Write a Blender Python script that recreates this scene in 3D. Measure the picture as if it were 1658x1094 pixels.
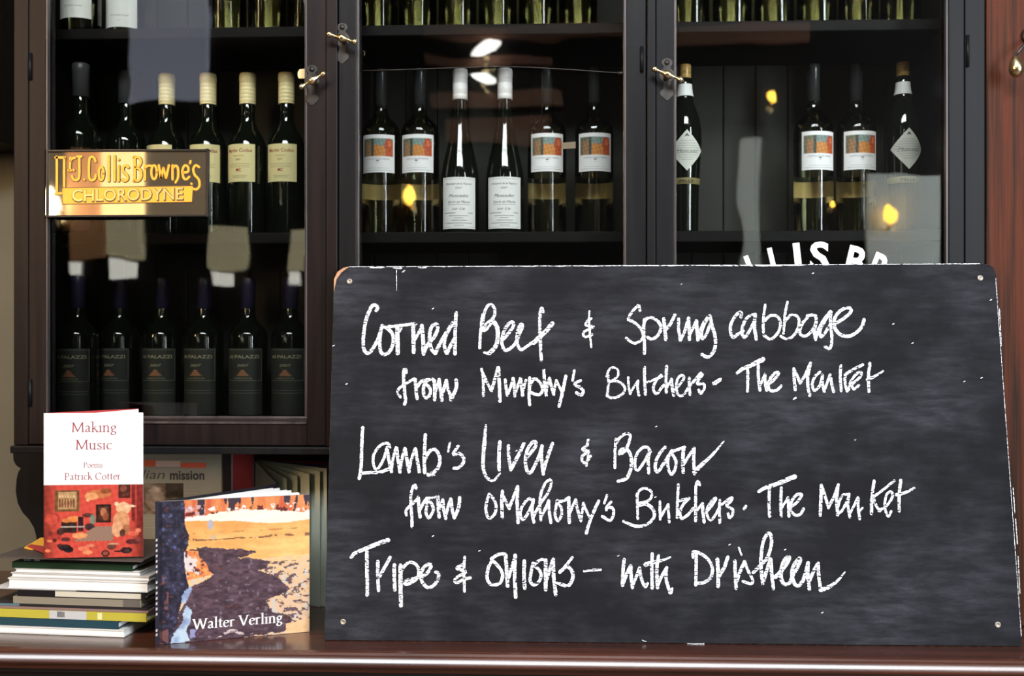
import bpy, math, random
import numpy as np
from mathutils import Vector, Matrix
random.seed(7); rng = np.random.default_rng(7)
C = bpy.context.scene.collection
scene = bpy.context.scene
for o in list(bpy.data.objects): bpy.data.objects.remove(o)

# ------------------------------------------------------------------ camera
FPX, W, H = 1700.0, 1658.0, 1094.0
EYE = Vector((0.0, 0.0, 1.415)); YAW = math.radians(2.3)
FWD = Vector((-math.sin(YAW), math.cos(YAW), 0)); RGT = Vector((math.cos(YAW), math.sin(YAW), 0)); UP = Vector((0, 0, 1))
cd = bpy.data.cameras.new('camera'); cam = bpy.data.objects.new('camera', cd); C.objects.link(cam)
cam.location = EYE; cam.rotation_euler = (math.pi/2, 0, YAW)
cd.sensor_width = 36.0; cd.lens = FPX*36.0/W; cd.clip_start = 0.05
cd.dof.use_dof = True; cd.dof.focus_distance = 1.62; cd.dof.aperture_fstop = 4.5
scene.camera = cam

# ------------------------------------------------------------------ view, world, lights
vs = scene.view_settings
scene.display_settings.display_device = 'sRGB'
vs.view_transform = 'Standard'; vs.look = 'None'; vs.exposure = 0.75; vs.gamma = 1.0; vs.use_curve_mapping = False
scene.cycles.max_bounces = 10; scene.cycles.transmission_bounces = 8; scene.cycles.transparent_max_bounces = 16
scene.cycles.sample_clamp_indirect = 6.0
w = bpy.data.worlds.new('world'); scene.world = w; w.use_nodes = True
w.node_tree.nodes['Background'].inputs[0].default_value = (0.5, 0.55, 0.65, 1)
w.node_tree.nodes['Background'].inputs[1].default_value = 0.15

def area(name, loc, target, sx, sy, power, col):
    l = bpy.data.lights.new(name, 'AREA'); l.shape = 'RECTANGLE'; l.size = sx; l.size_y = sy
    l.energy = power; l.color = col
    o = bpy.data.objects.new(name, l); C.objects.link(o); o.location = loc
    o.rotation_euler = (Vector(target)-Vector(loc)).to_track_quat('-Z', 'Y').to_euler()
    return o
area('skylight', (0.05, -0.9, 3.85), (0.05, 0.4, 0), 2.4, 1.5, 190, (0.92, 0.96, 1.0))
area('window_daylight', (3.1, -1.75, 2.25), (-3, 0.3, 1.5), 1.5, 2.7, 250, (0.84, 0.92, 1.0))
area('warm_lamp_light', (-2.8, -0.8, 2.5), (-0.3, 1.7, 1.3), 0.4, 1.3, 44, (1.0, 0.66, 0.36))

# ------------------------------------------------------------------ pixel helpers (used only to measure the photograph)
def ray(px, py): return FWD + RGT*((px-W/2)/FPX) + UP*((H/2-py)/FPX)
def P(px, py, Y):
    d = ray(px, py); return EYE + d*(Y/d.y)
def Pz(px, py, z):
    d = ray(px, py); return EYE + d*((z-EYE.z)/d.z)
def X(px, Y): return P(px, 547, Y).x
def Z(py, Y, px=829): return P(px, py, Y).z

def s2l(c):
    c = np.asarray(c, dtype=float)
    if c.max() > 1.0: c = c/255.0
    return np.where(c <= 0.04045, c/12.92, ((c+0.055)/1.055)**2.4)

# ------------------------------------------------------------------ materials
def newmat(name):
    m = bpy.data.materials.new(name); m.use_nodes = True
    nt = m.node_tree; b = nt.nodes['Principled BSDF']
    return m, nt, b
def plain(name, col, rough=0.5, metal=0.0, spec=0.5, coat=0.0):
    m, nt, b = newmat(name); c = s2l(col)
    b.inputs['Base Color'].default_value = (*c, 1); b.inputs['Roughness'].default_value = rough
    b.inputs['Metallic'].default_value = metal; b.inputs['Specular IOR Level'].default_value = spec
    b.inputs['Coat Weight'].default_value = coat
    return m
def noisy(name, c0, c1, scale=(8, 8, 8), detail=6, rough=(0.3, 0.5), lo=0.35, hi=0.65, bump=0.0, spec=0.5, coat=0.0, metal=0.0, c2=None):
    m, nt, b = newmat(name); N = nt.nodes; L = nt.links
    tc = N.new('ShaderNodeTexCoord'); mp = N.new('ShaderNodeMapping'); mp.inputs['Scale'].default_value = scale
    L.new(tc.outputs['Object'], mp.inputs['Vector'])
    nz = N.new('ShaderNodeTexNoise'); nz.inputs['Scale'].default_value = 1.0; nz.inputs['Detail'].default_value = detail; nz.inputs['Roughness'].default_value = 0.62
    L.new(mp.outputs[0], nz.inputs['Vector'])
    r = N.new('ShaderNodeValToRGB'); r.color_ramp.elements[0].position = lo; r.color_ramp.elements[1].position = hi
    r.color_ramp.elements[0].color = (*s2l(c0), 1); r.color_ramp.elements[1].color = (*s2l(c1), 1)
    if c2 is not None:
        e = r.color_ramp.elements.new(min(0.98, hi+0.12)); e.color = (*s2l(c2), 1)
    L.new(nz.outputs['Fac'], r.inputs['Fac']); L.new(r.outputs['Color'], b.inputs['Base Color'])
    mr = N.new('ShaderNodeMapRange'); mr.inputs['To Min'].default_value = rough[0]; mr.inputs['To Max'].default_value = rough[1]
    L.new(nz.outputs['Fac'], mr.inputs['Value']); L.new(mr.outputs[0], b.inputs['Roughness'])
    b.inputs['Specular IOR Level'].default_value = spec; b.inputs['Coat Weight'].default_value = coat; b.inputs['Metallic'].default_value = metal
    if bump:
        bp = N.new('ShaderNodeBump'); bp.inputs['Strength'].default_value = bump; bp.inputs['Distance'].default_value = 0.002
        L.new(nz.outputs['Fac'], bp.inputs['Height']); L.new(bp.outputs[0], b.inputs['Normal'])
    return m
M = {}
M['ebony'] = noisy('ebonised wood', (13, 13, 15), (20, 19, 20), (60, 60, 3), rough=(0.36, 0.5), spec=0.14, c2=(27, 21, 18), bump=0.05)
M['ebony_worn'] = noisy('worn ebonised wood', (17, 13, 13), (29, 20, 18), (70, 70, 2.5), rough=(0.36, 0.5), spec=0.14, c2=(46, 28, 20), bump=0.05)
M['bead'] = noisy('worn bead', (38, 34, 36), (66, 56, 54), (40, 40, 3), rough=(0.2, 0.4), spec=0.6)  # paler than the frame: the bead's highlight is put into its colour
M['inside'] = noisy('cabinet interior wood', (24, 24, 18), (36, 36, 26), (30, 30, 2), rough=(0.5, 0.7), spec=0.3)
M['shelf'] = noisy('shelf wood', (15, 14, 14), (21, 19, 18), (3, 40, 40), rough=(0.5, 0.6), spec=0.10)
M['mahogany'] = noisy('mahogany', (40, 24, 14), (84, 40, 22), (70, 70, 1.8), rough=(0.5, 0.65), spec=0.12, lo=0.40, hi=0.58, bump=0.15, c2=(52, 34, 21))
M['counter'] = noisy('polished counter wood', (46, 26, 20), (80, 43, 31), (2.2, 30, 30), rough=(0.18, 0.34), spec=0.5, lo=0.3, hi=0.72, coat=0.45, c2=(40, 24, 22))
M['counter'].node_tree.nodes['Principled BSDF'].inputs['Coat Roughness'].default_value = 0.17
M['counter_dark'] = noisy('dark counter front', (20, 17, 18), (30, 25, 24), (4, 30, 30), rough=(0.35, 0.5), spec=0.4)
M['wallp'] = noisy('cream painted wall', (100, 96, 82), (110, 105, 90), (3, 3, 3), rough=(0.6, 0.7), spec=0.2)
M['brass'] = noisy('aged brass', (196, 172, 120), (238, 222, 180), (90, 90, 90), rough=(0.16, 0.34), metal=1.0)
M['iron'] = noisy('dark iron', (44, 44, 44), (70, 66, 62), (60, 60, 60), rough=(0.3, 0.45), metal=0.7)
M['boardedge'] = noisy('worn board edge', (70, 70, 74), (150, 148, 146), (60, 60, 60), rough=(0.6, 0.8), spec=0.2, lo=0.45, hi=0.6)  # pale grey holds both edge wear and the lit right side
M['rawwood'] = noisy('chipped raw wood', (150, 100, 70), (196, 150, 112), (80, 80, 80), rough=(0.6, 0.8))
M['pages'] = noisy('page block', (206, 204, 198), (226, 225, 221), (4, 4, 900), rough=(0.6, 0.8), spec=0.2)
M['darkglass'] = plain('dark bottle glass', (13, 17, 11), 0.04, spec=0.6, coat=0.3)
M['cream_capsule'] = noisy('cream capsule', (236, 218, 160), (246, 232, 180), (40, 40, 300), rough=(0.35, 0.5))
M['white_capsule'] = noisy('white capsule', (226, 218, 214), (244, 240, 238), (40, 40, 300), rough=(0.35, 0.5))
M['blue_capsule'] = plain('blue capsule', (38, 35, 58), 0.35)
M['grey_capsule'] = plain('grey capsule', (64, 64, 66), 0.4)
M['black_capsule'] = plain('dark capsule', (40, 42, 42), 0.25)
M['gold_capsule'] = noisy('gold capsule', (176, 132, 62), (226, 186, 116), (60, 60, 400), rough=(0.3, 0.4), metal=0.15)
M['lettering_white'] = plain('white enamel lettering', (250, 250, 248), 0.4)
M['floor'] = noisy('floor boards', (70, 52, 40), (96, 70, 52), (20, 1, 1), rough=(0.4, 0.6))
M['ceil'] = plain('ceiling paint', (120, 112, 100), 0.8)
M['room'] = noisy('dark room wall', (22, 18, 16), (31, 25, 22), (2, 2, 2), rough=(0.6, 0.7), spec=0.2)
M['pale'] = plain('pale paint', (206, 204, 206), 0.7)
M['cream'] = plain('cream paint', (222, 214, 180), 0.7)
M['browntrim'] = plain('brown varnish', (128, 88, 66), 0.6)
M['screwhole'] = plain('screw cup', (150, 140, 128), 0.4, metal=0.6)

def mk_print():
    m, nt, b = newmat('printed paper'); N = nt.nodes; L = nt.links
    a = N.new('ShaderNodeAttribute'); a.attribute_name = 'Col'; L.new(a.outputs['Color'], b.inputs['Base Color'])
    b.inputs['Roughness'].default_value = 0.5; b.inputs['Specular IOR Level'].default_value = 0.3
    return m
M['print'] = mk_print()
def mk_gloss():
    m, nt, b = newmat('glossy printed cover'); N = nt.nodes; L = nt.links
    a = N.new('ShaderNodeAttribute'); a.attribute_name = 'Col'
    h = N.new('ShaderNodeHueSaturation'); h.inputs['Value'].default_value = 0.66; h.inputs['Saturation'].default_value = 0.95
    L.new(a.outputs['Color'], h.inputs['Color']); L.new(h.outputs[0], b.inputs['Base Color'])
    b.inputs['Roughness'].default_value = 0.4; b.inputs['Specular IOR Level'].default_value = 0.25
    return m
M['gloss'] = mk_gloss()

def mk_pane():
    m, nt, b = newmat('old window glass'); N = nt.nodes; L = nt.links; N.remove(b)
    out = N['Material Output']
    tr = N.new('ShaderNodeBsdfTransparent'); tr.inputs['Color'].default_value = (0.97, 0.98, 0.965, 1)
    gl = N.new('ShaderNodeBsdfGlossy'); gl.inputs['Roughness'].default_value = 0.015
    fr = N.new('ShaderNodeFresnel'); fr.inputs['IOR'].default_value = 1.52
    tc = N.new('ShaderNodeTexCoord'); nz = N.new('ShaderNodeTexNoise'); nz.inputs['Scale'].default_value = 7; nz.inputs['Detail'].default_value = 1
    L.new(tc.outputs['Object'], nz.inputs['Vector'])
    bp = N.new('ShaderNodeBump'); bp.inputs['Strength'].default_value = 0.28; bp.inputs['Distance'].default_value = 0.0022
    L.new(nz.outputs['Fac'], bp.inputs['Height']); L.new(bp.outputs[0], gl.inputs['Normal'])
    mx = N.new('ShaderNodeMixShader'); L.new(fr.outputs[0], mx.inputs[0]); L.new(tr.outputs[0], mx.inputs[1]); L.new(gl.outputs[0], mx.inputs[2])
    L.new(mx.outputs[0], out.inputs[0]); return m
M['pane'] = mk_pane()
def mk_clear(name, col, tint):
    m, nt, b = newmat(name); N = nt.nodes; L = nt.links; N.remove(b); out = N['Material Output']
    g = N.new('ShaderNodeBsdfRefraction'); g.inputs['Color'].default_value = (*col, 1); g.inputs['IOR'].default_value = 1.12; g.inputs['Roughness'].default_value = 0.0
    tr = N.new('ShaderNodeBsdfTransparent'); tr.inputs['Color'].default_value = (*tint, 1)
    m1 = N.new('ShaderNodeMixShader'); m1.inputs[0].default_value = 0.5; L.new(tr.outputs[0], m1.inputs[1]); L.new(g.outputs[0], m1.inputs[2])
    gl = N.new('ShaderNodeBsdfGlossy'); gl.inputs['Roughness'].default_value = 0.03
    fr = N.new('ShaderNodeFresnel'); fr.inputs['IOR'].default_value = 1.55
    m2 = N.new('ShaderNodeMixShader'); L.new(fr.outputs[0], m2.inputs[0]); L.new(m1.outputs[0], m2.inputs[1]); L.new(gl.outputs[0], m2.inputs[2])
    L.new(m2.outputs[0], out.inputs[0]); return m
M['clearglass'] = mk_clear('pale green bottle glass', (0.88, 0.88, 0.64), (0.88, 0.90, 0.68))
M['cleargold'] = mk_clear('pale gold bottle glass', (0.74, 0.72, 0.40), (0.66, 0.66, 0.42))

def mk_chalk():
    m, nt, b = newmat('white chalk'); N = nt.nodes; L = nt.links; out = N['Material Output']
    b.inputs['Base Color'].default_value = (0.86, 0.88, 0.92, 1); b.inputs['Roughness'].default_value = 0.95; b.inputs['Specular IOR Level'].default_value = 0.1
    tc = N.new('ShaderNodeTexCoord'); mp = N.new('ShaderNodeMapping'); mp.inputs['Scale'].default_value = (170, 170, 620); mp.inputs['Rotation'].default_value = (0, math.radians(8), 0)
    L.new(tc.outputs['Object'], mp.inputs['Vector'])
    nz = N.new('ShaderNodeTexNoise'); nz.inputs['Scale'].default_value = 1; nz.inputs['Detail'].default_value = 3
    L.new(mp.outputs[0], nz.inputs['Vector'])
    r = N.new('ShaderNodeValToRGB'); r.color_ramp.elements[0].position = 0.39; r.color_ramp.elements[1].position = 0.47
    L.new(nz.outputs['Fac'], r.inputs['Fac'])
    tr = N.new('ShaderNodeBsdfTransparent'); mx = N.new('ShaderNodeMixShader')
    L.new(r.outputs['Color'], mx.inputs[0]); L.new(tr.outputs[0], mx.inputs[1]); L.new(b.outputs[0], mx.inputs[2]); L.new(mx.outputs[0], out.inputs[0])
    return m
M['chalk'] = mk_chalk()
def mk_board():
    m, nt, b = newmat('blackboard paint'); N = nt.nodes; L = nt.links
    tc = N.new('ShaderNodeTexCoord')
    def nz(scale, detail, rot=0.0, rough=0.6):
        mp = N.new('ShaderNodeMapping'); mp.inputs['Scale'].default_value = scale; mp.inputs['Rotation'].default_value = (0, rot, 0); L.new(tc.outputs['Object'], mp.inputs['Vector'])
        n = N.new('ShaderNodeTexNoise'); n.inputs['Scale'].default_value = 1; n.inputs['Detail'].default_value = detail; n.inputs['Roughness'].default_value = rough; L.new(mp.outputs[0], n.inputs['Vector']); return n
    big = nz((5.0, 5, 7.0), 6); streak = nz((16, 16, 90), 8, math.radians(12), 0.72); fine = nz((500, 500, 700), 2)
    r1 = N.new('ShaderNodeValToRGB'); r1.color_ramp.elements[0].position = 0.40; r1.color_ramp.elements[1].position = 0.70; L.new(big.outputs['Fac'], r1.inputs['Fac'])
    r2 = N.new('ShaderNodeValToRGB'); r2.color_ramp.elements[0].position = 0.40; r2.color_ramp.elements[1].position = 0.80; L.new(streak.outputs['Fac'], r2.inputs['Fac'])
    mul = N.new('ShaderNodeMath'); mul.operation = 'MULTIPLY'; L.new(r1.outputs[0], mul.inputs[0]); L.new(r2.outputs[0], mul.inputs[1])
    add = N.new('ShaderNodeMath'); add.operation = 'MULTIPLY_ADD'; L.new(r2.outputs[0], add.inputs[0]); add.inputs[1].default_value = 0.10; L.new(mul.outputs[0], add.inputs[2])
    a2 = N.new('ShaderNodeMath'); a2.operation = 'MULTIPLY_ADD'; L.new(fine.outputs['Fac'], a2.inputs[0]); a2.inputs[1].default_value = 0.10; L.new(add.outputs[0], a2.inputs[2])
    mx = N.new('ShaderNodeMix'); mx.data_type = 'RGBA'; mx.inputs['A'].default_value = (*s2l((15, 15, 18)), 1); mx.inputs['B'].default_value = (*s2l((58, 59, 66)), 1)
    a3 = N.new('ShaderNodeMath'); a3.operation = 'MULTIPLY_ADD'; L.new(r1.outputs[0], a3.inputs[0]); a3.inputs[1].default_value = 0.22; L.new(a2.outputs[0], a3.inputs[2]); L.new(a3.outputs[0], mx.inputs['Factor']); L.new(mx.outputs['Result'], b.inputs['Base Color'])
    b.inputs['Roughness'].default_value = 0.8; b.inputs['Specular IOR Level'].default_value = 0.15
    return m
M['board'] = mk_board()
def mk_gilt():
    m, nt, b = newmat('gilt sign plate'); N = nt.nodes; L = nt.links
    tc = N.new('ShaderNodeTexCoord'); n = N.new('ShaderNodeTexNoise'); n.inputs['Scale'].default_value = 14; n.inputs['Detail'].default_value = 3; L.new(tc.outputs['Object'], n.inputs['Vector'])
    r = N.new('ShaderNodeValToRGB'); r.color_ramp.elements[0].color = (*s2l((206, 180, 142)), 1); r.color_ramp.elements[1].color = (*s2l((232, 208, 172)), 1); L.new(n.outputs['Fac'], r.inputs['Fac'])
    L.new(r.outputs[0], b.inputs['Base Color']); b.inputs['Metallic'].default_value = 0.92; b.inputs['Roughness'].default_value = 0.03
    return m
M['gilt'] = mk_gilt()
def emit(name, col, s):
    m, nt, b = newmat(name); b.inputs['Base Color'].default_value = (*s2l(col), 1)
    b.inputs['Emission Color'].default_value = (*s2l(col), 1); b.inputs['Emission Strength'].default_value = s; return m
M['blind_grey'] = emit('daylit grey blind', (212, 218, 240), 0.85)  # glow colours for the panels made up to feed the glass reflections
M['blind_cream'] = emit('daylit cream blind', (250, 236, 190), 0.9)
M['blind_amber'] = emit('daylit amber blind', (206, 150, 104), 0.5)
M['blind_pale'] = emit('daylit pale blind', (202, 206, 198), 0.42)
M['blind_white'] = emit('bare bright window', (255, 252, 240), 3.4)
M['flame'] = emit('lit bulb', (255, 196, 70), 22.0)
M['white_lamp'] = emit('lit white shade', (255, 252, 244), 14.0)

# ------------------------------------------------------------------ mesh builder
class MB:
    def __init__(s): s.v = []; s.f = []; s.c = []; s.m = []; s.sm = []; s.cur = (1, 1, 1); s.mi = 0; s.smooth = False; s.n = 0
    def col(s, c): s.cur = tuple(s2l(c)); return s
    def vert(s, p, c=None): s.v.append((p[0], p[1], p[2])); s.c.append(s.cur if c is None else c); s.n += 1; return s.n-1
    def face(s, idx): s.f.append(tuple(idx)); s.m.append(s.mi); s.sm.append(s.smooth)
    def quad(s, a, b, c, d): s.face([s.vert(p) for p in (a, b, c, d)])
    def poly(s, pts): s.face([s.vert(p) for p in pts])
    def box(s, a, b, T=None):
        x0, y0, z0 = a; x1, y1, z1 = b
        pts = [Vector(p) for p in ((x0,y0,z0),(x1,y0,z0),(x1,y1,z0),(x0,y1,z0),(x0,y0,z1),(x1,y0,z1),(x1,y1,z1),(x0,y1,z1))]
        if T is not None: pts = [T @ p for p in pts]
        i = [s.vert(p) for p in pts]
        for q in ((0,3,2,1),(4,5,6,7),(0,1,5,4),(1,2,6,5),(2,3,7,6),(3,0,4,7)): s.face([i[k] for k in q])
        return s
    def prism(s, front, off):            # polygon (3d points) extruded by off
        n = len(front); off = Vector(off); front = [Vector(p) for p in front]
        a = [s.vert(p) for p in front]; b = [s.vert(p+off) for p in front]
        s.face(a); s.face(b[::-1])
        for k in range(n): s.face([a[k], b[k], b[(k+1) % n], a[(k+1) % n]])
        return s
    def lathe(s, prof, n=32, T=None, cap=True):
        s.smooth = True; rings = []
        for (r, z) in prof:
            ring = []
            if r < 1e-6:
                p = Vector((0, 0, z)); ring = [s.vert(T @ p if T is not None else p)]
            else:
                for k in range(n):
                    a = 2*math.pi*k/n; p = Vector((r*math.cos(a), r*math.sin(a), z)); ring.append(s.vert(T @ p if T is not None else p))
            rings.append(ring)
        for a, b in zip(rings[:-1], rings[1:]):
            for k in range(n):
                k2 = (k+1) % n
                if len(a) == 1 and len(b) == 1: break
                if len(a) == 1: s.face([a[0], b[k2], b[k]])
                elif len(b) == 1: s.face([a[k], a[k2], b[0]])
                else: s.face([a[k], a[k2], b[k2], b[k]])
        s.smooth = False; return s
    def tube(s, pts, r, n=8):
        pts = [Vector(p) for p in pts]; s.smooth = True; rings = []
        rr = r if hasattr(r, '__len__') else [r]*len(pts)
        for k, p in enumerate(pts):
            d = (pts[min(k+1, len(pts)-1)]-pts[max(k-1, 0)]).normalized()
            u = d.cross(Vector((0, 0, 1)));
            if u.length < 1e-3: u = d.cross(Vector((1, 0, 0)))
            u.normalize(); v = d.cross(u)
            rings.append([s.vert(p+u*rr[k]*math.cos(2*math.pi*j/n)+v*rr[k]*math.sin(2*math.pi*j/n)) for j in range(n)])
        for a, b in zip(rings[:-1], rings[1:]):
            for j in range(n): s.face([a[j], a[(j+1) % n], b[(j+1) % n], b[j]])
        s.smooth = False; s.face(rings[0][::-1]); s.face(rings[-1]); return s
    def grid(s, fmap, nx, ny, colf=None):
        U, V = np.meshgrid(np.linspace(0, 1, nx+1), np.linspace(0, 1, ny+1))
        col = s2l(np.clip(colf(U, V), 0, 255)/255.0) if colf is not None else None
        base = s.n
        for j in range(ny+1):
            for i in range(nx+1):
                s.vert(fmap(U[j, i], V[j, i]), tuple(col[j, i]) if col is not None else None)
        for j in range(ny):
            for i in range(nx):
                a = base+j*(nx+1)+i; s.face([a, a+nx+1, a+nx+2, a+1])
        return s
    def build(s, name, mats, parent=None, org=(0, 0, 0), bevel=0.0, loc=None):
        me = bpy.data.meshes.new(name); ox, oy, oz = org
        me.from_pydata([(x-ox, y-oy, z-oz) for x, y, z in s.v], [], s.f)
        if not isinstance(mats, (list, tuple)): mats = [mats]
        for k in mats: me.materials.append(M[k])
        me.polygons.foreach_set('material_index', s.m); me.polygons.foreach_set('use_smooth', s.sm)
        ca = me.color_attributes.new('Col', 'FLOAT_COLOR', 'POINT')
        arr = np.ones((len(s.v), 4), dtype=np.float32); arr[:, :3] = np.array(s.c); ca.data.foreach_set('color', arr.ravel())
        me.update()
        o = bpy.data.objects.new(name, me); C.objects.link(o)
        if parent is not None: o.parent = parent
        if loc is not None: o.location = loc
        if bevel:
            b = o.modifiers.new('bevel', 'BEVEL'); b.width = bevel; b.segments = 2; b.limit_method = 'ANGLE'
        return o

def tag(o, label=None, cat=None, group=None, kind=None):
    if label: o['label'] = label
    if cat: o['category'] = cat
    if group: o['group'] = group
    if kind: o['kind'] = kind
    return o
def empty(name, loc, label, cat, group=None, rz=0.0):
    o = bpy.data.objects.new(name, None); C.objects.link(o); o.location = loc; o.rotation_euler = (0, 0, rz); o.empty_display_size = 0.05
    return tag(o, label, cat, group)
def copy_tree(o, parent=None):
    c = o.copy(); C.objects.link(c)
    if parent is not None: c.parent = parent
    for ch in list(o.children): copy_tree(ch, c)
    return c

# ------------------------------------------------------------------ ribbons, text
def catmull(pts, k=7):
    if len(pts) < 3: return [np.array(p, float) for p in pts]
    p = [np.array(q, float) for q in pts]; p = [2*p[0]-p[1]]+p+[2*p[-1]-p[-2]]; out = []
    for i in range(1, len(p)-2):
        for j in range(k):
            t = j/k; a, b, c, d = p[i-1], p[i], p[i+1], p[i+2]
            out.append(0.5*((2*b)+(-a+c)*t+(2*a-5*b+4*c-d)*t*t+(-a+3*b-3*c+d)*t**3))
    out.append(p[-2]); return out
def ribbon(mb, pts, w0, fmap, w1=None, smooth=True, jitter=0.0, cap=True):
    q = catmull(pts) if smooth else [np.array(p, float) for p in pts]
    # resample so edges can be rough
    if jitter:
        res = [q[0]]
        for a, b in zip(q[:-1], q[1:]):
            n = max(1, int(np.linalg.norm(b-a)/2.0))
            for j in range(1, n+1): res.append(a+(b-a)*j/n)
        q = res
    n = len(q); w1 = w0 if w1 is None else w1
    L, R = [], []
    for i in range(n):
        d = q[min(i+1, n-1)]-q[max(i-1, 0)]; l = np.linalg.norm(d)
        d = d/l if l > 1e-9 else np.array([1.0, 0])
        nn = np.array([-d[1], d[0]]); w = w0+(w1-w0)*i/max(1, n-1)
        j1, j2 = (random.uniform(-jitter, jitter), random.uniform(-jitter, jitter)) if jitter else (0, 0)
        L.append(q[i]+nn*(w/2+j1)); R.append(q[i]-nn*(w/2+j2))
    if cap:
        def capp(c, d, w): 
            a = math.atan2(d[1], d[0]); return [c+np.array([math.cos(a+t), math.sin(a+t)])*w/2 for t in np.linspace(math.pi/2, 3*math.pi/2, 6)[1:-1]]
        d0 = q[1]-q[0]; d1 = q[-2]-q[-1]
        c0 = capp(q[0], d0, w0); c1 = capp(q[-1], d1, w1)
        mb.face([mb.vert(fmap(*p)) for p in [L[0]]+c0+[R[0]]]); mb.face([mb.vert(fmap(*p)) for p in [R[-1]]+c1+[L[-1]]])
    li = [mb.vert(fmap(*p)) for p in L]; ri = [mb.vert(fmap(*p)) for p in R]
    for i in range(n-1): mb.face([li[i], ri[i], ri[i+1], li[i+1]])

_tc = {}
def text2d(s, bold=0.0, shear=0.0):
    k = (s, bold, shear)
    if k in _tc: return _tc[k]
    cu = bpy.data.curves.new('t', 'FONT'); cu.body = s; cu.size = 1.0; cu.offset = bold; cu.shear = shear; cu.resolution_u = 3
    o = bpy.data.objects.new('t', cu); C.objects.link(o)
    dg = bpy.context.evaluated_depsgraph_get(); ev = o.evaluated_get(dg); me = ev.to_mesh()
    v = np.array([x.co[:2] for x in me.vertices]); f = [tuple(p.vertices) for p in me.polygons]
    ev.to_mesh_clear(); bpy.data.objects.remove(o); bpy.data.curves.remove(cu)
    _tc[k] = (v, f); return v, f
def put_text(mb, s, fmap, cx, y, height=None, width=None, bold=0.0, shear=0.0, align='c', capref=0.7):
    """lay text in the 2d space of fmap; y = baseline, v upward; height = cap height; width overrides the natural width"""
    v, f = text2d(s, bold, shear)
    mn, mxx = v[:, 0].min(), v[:, 0].max(); sy = height/capref
    sx = width/(mxx-mn) if width else sy
    off = {'c': (mn+mxx)/2, 'l': mn, 'r': mxx}[align]
    b = mb.n
    for x, yy in v: mb.vert(fmap(cx+(x-off)*sx, y+yy*sy))
    for q in f: mb.face([b+i for i in q])

# a small serif face written with a broad pen
def ell(cx, cy, rx, ry, a0=0, a1=360, n=18): return [(cx+rx*math.cos(math.radians(a0+(a1-a0)*i/n)), cy+ry*math.sin(math.radians(a0+(a1-a0)*i/n))) for i in range(n+1)]
SER = {
 'M': (.90, [[(.11,0),(.14,.66)], [(.14,.66),(.43,.04)], [(.43,.04),(.74,.66)], [(.74,.66),(.78,0)]], [(.11,0),(.78,0),(.1,.66),(.78,.66)]),
 'a': (.43, [[(.08,.36),(.12,.42),(.2,.44),(.29,.38),(.3,.26),(.3,.08),(.38,.02)], [(.3,.26),(.16,.21),(.07,.11),(.12,.02),(.2,.02),(.3,.1)]], []),
 'k': (.50, [[(.12,0),(.12,.72)], [(.13,.2),(.36,.43)], [(.2,.27),(.44,.01)]], [(.12,0),(.42,0),(.07,.71)]),
 'i': (.26, [[(.13,0),(.13,.44)], [(.12,.62),(.14,.62)]], [(.13,0),(.09,.43)]),
 'n': (.54, [[(.12,0),(.12,.44)], [(.12,.34),(.22,.43),(.33,.43),(.4,.33),(.4,.2),(.4,0)]], [(.12,0),(.4,0),(.08,.43)]),
 'm': (.82, [[(.12,0),(.12,.44)], [(.12,.34),(.22,.43),(.33,.43),(.4,.33),(.4,.2),(.4,0)], [(.4,.34),(.5,.43),(.61,.43),(.68,.33),(.68,.2),(.68,0)]], [(.12,0),(.4,0),(.68,0),(.08,.43)]),
 'g': (.46, [ell(.21,.3,.13,.13), [(.15,.17),(.1,.1),(.18,.04),(.33,.0),(.37,-.09),(.28,-.19),(.15,-.2),(.06,-.13),(.09,-.04),(.18,.03)], [(.3,.4),(.42,.42)]], []),
 'u': (.54, [[(.11,.44),(.11,.14),(.17,.03),(.27,.02),(.4,.12)], [(.4,0),(.4,.44)]], [(.07,.43),(.36,.43),(.44,0)]),
 's': (.37, [[(.3,.36),(.24,.43),(.15,.43),(.08,.35),(.14,.26),(.25,.19),(.31,.1),(.24,.01),(.14,.01),(.06,.09)]], []),
 'c': (.42, [ell(.25,.22,.18,.21,45,315)], []),
 'P': (.56, [[(.13,0),(.13,.66)], [(.13,.64),(.32,.64),(.45,.56),(.45,.42),(.33,.33),(.15,.33)]], [(.13,0),(.08,.65)]),
 'o': (.51, [ell(.25,.22,.19,.21)], []),
 'e': (.43, [[(.08,.26),(.37,.28),(.34,.39),(.23,.43),(.12,.37),(.07,.22),(.12,.07),(.23,.01),(.38,.09)]], []),
 't': (.32, [[(.15,.56),(.15,.12),(.19,.03),(.3,.05)], [(.04,.42),(.29,.42)]], []),
 'r': (.38, [[(.12,0),(.12,.44)], [(.12,.3),(.2,.42),(.33,.4)]], [(.12,0),(.08,.43)]),
 'C': (.68, [ell(.37,.33,.3,.33,45,315), [(.6,.5),(.6,.62)]], []),
 'W': (.98, [[(.08,.66),(.29,.0)], [(.29,0),(.49,.62)], [(.49,.62),(.69,0)], [(.69,0),(.9,.66)]], [(.07,.66),(.91,.66),(.47,.66)]),
 'l': (.26, [[(.13,0),(.13,.72)]], [(.13,0),(.09,.71)]),
 'V': (.66, [[(.07,.66),(.33,0)], [(.33,0),(.59,.66)]], [(.07,.66),(.6,.66)]),
 ' ': (.26, [], []),
}
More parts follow.
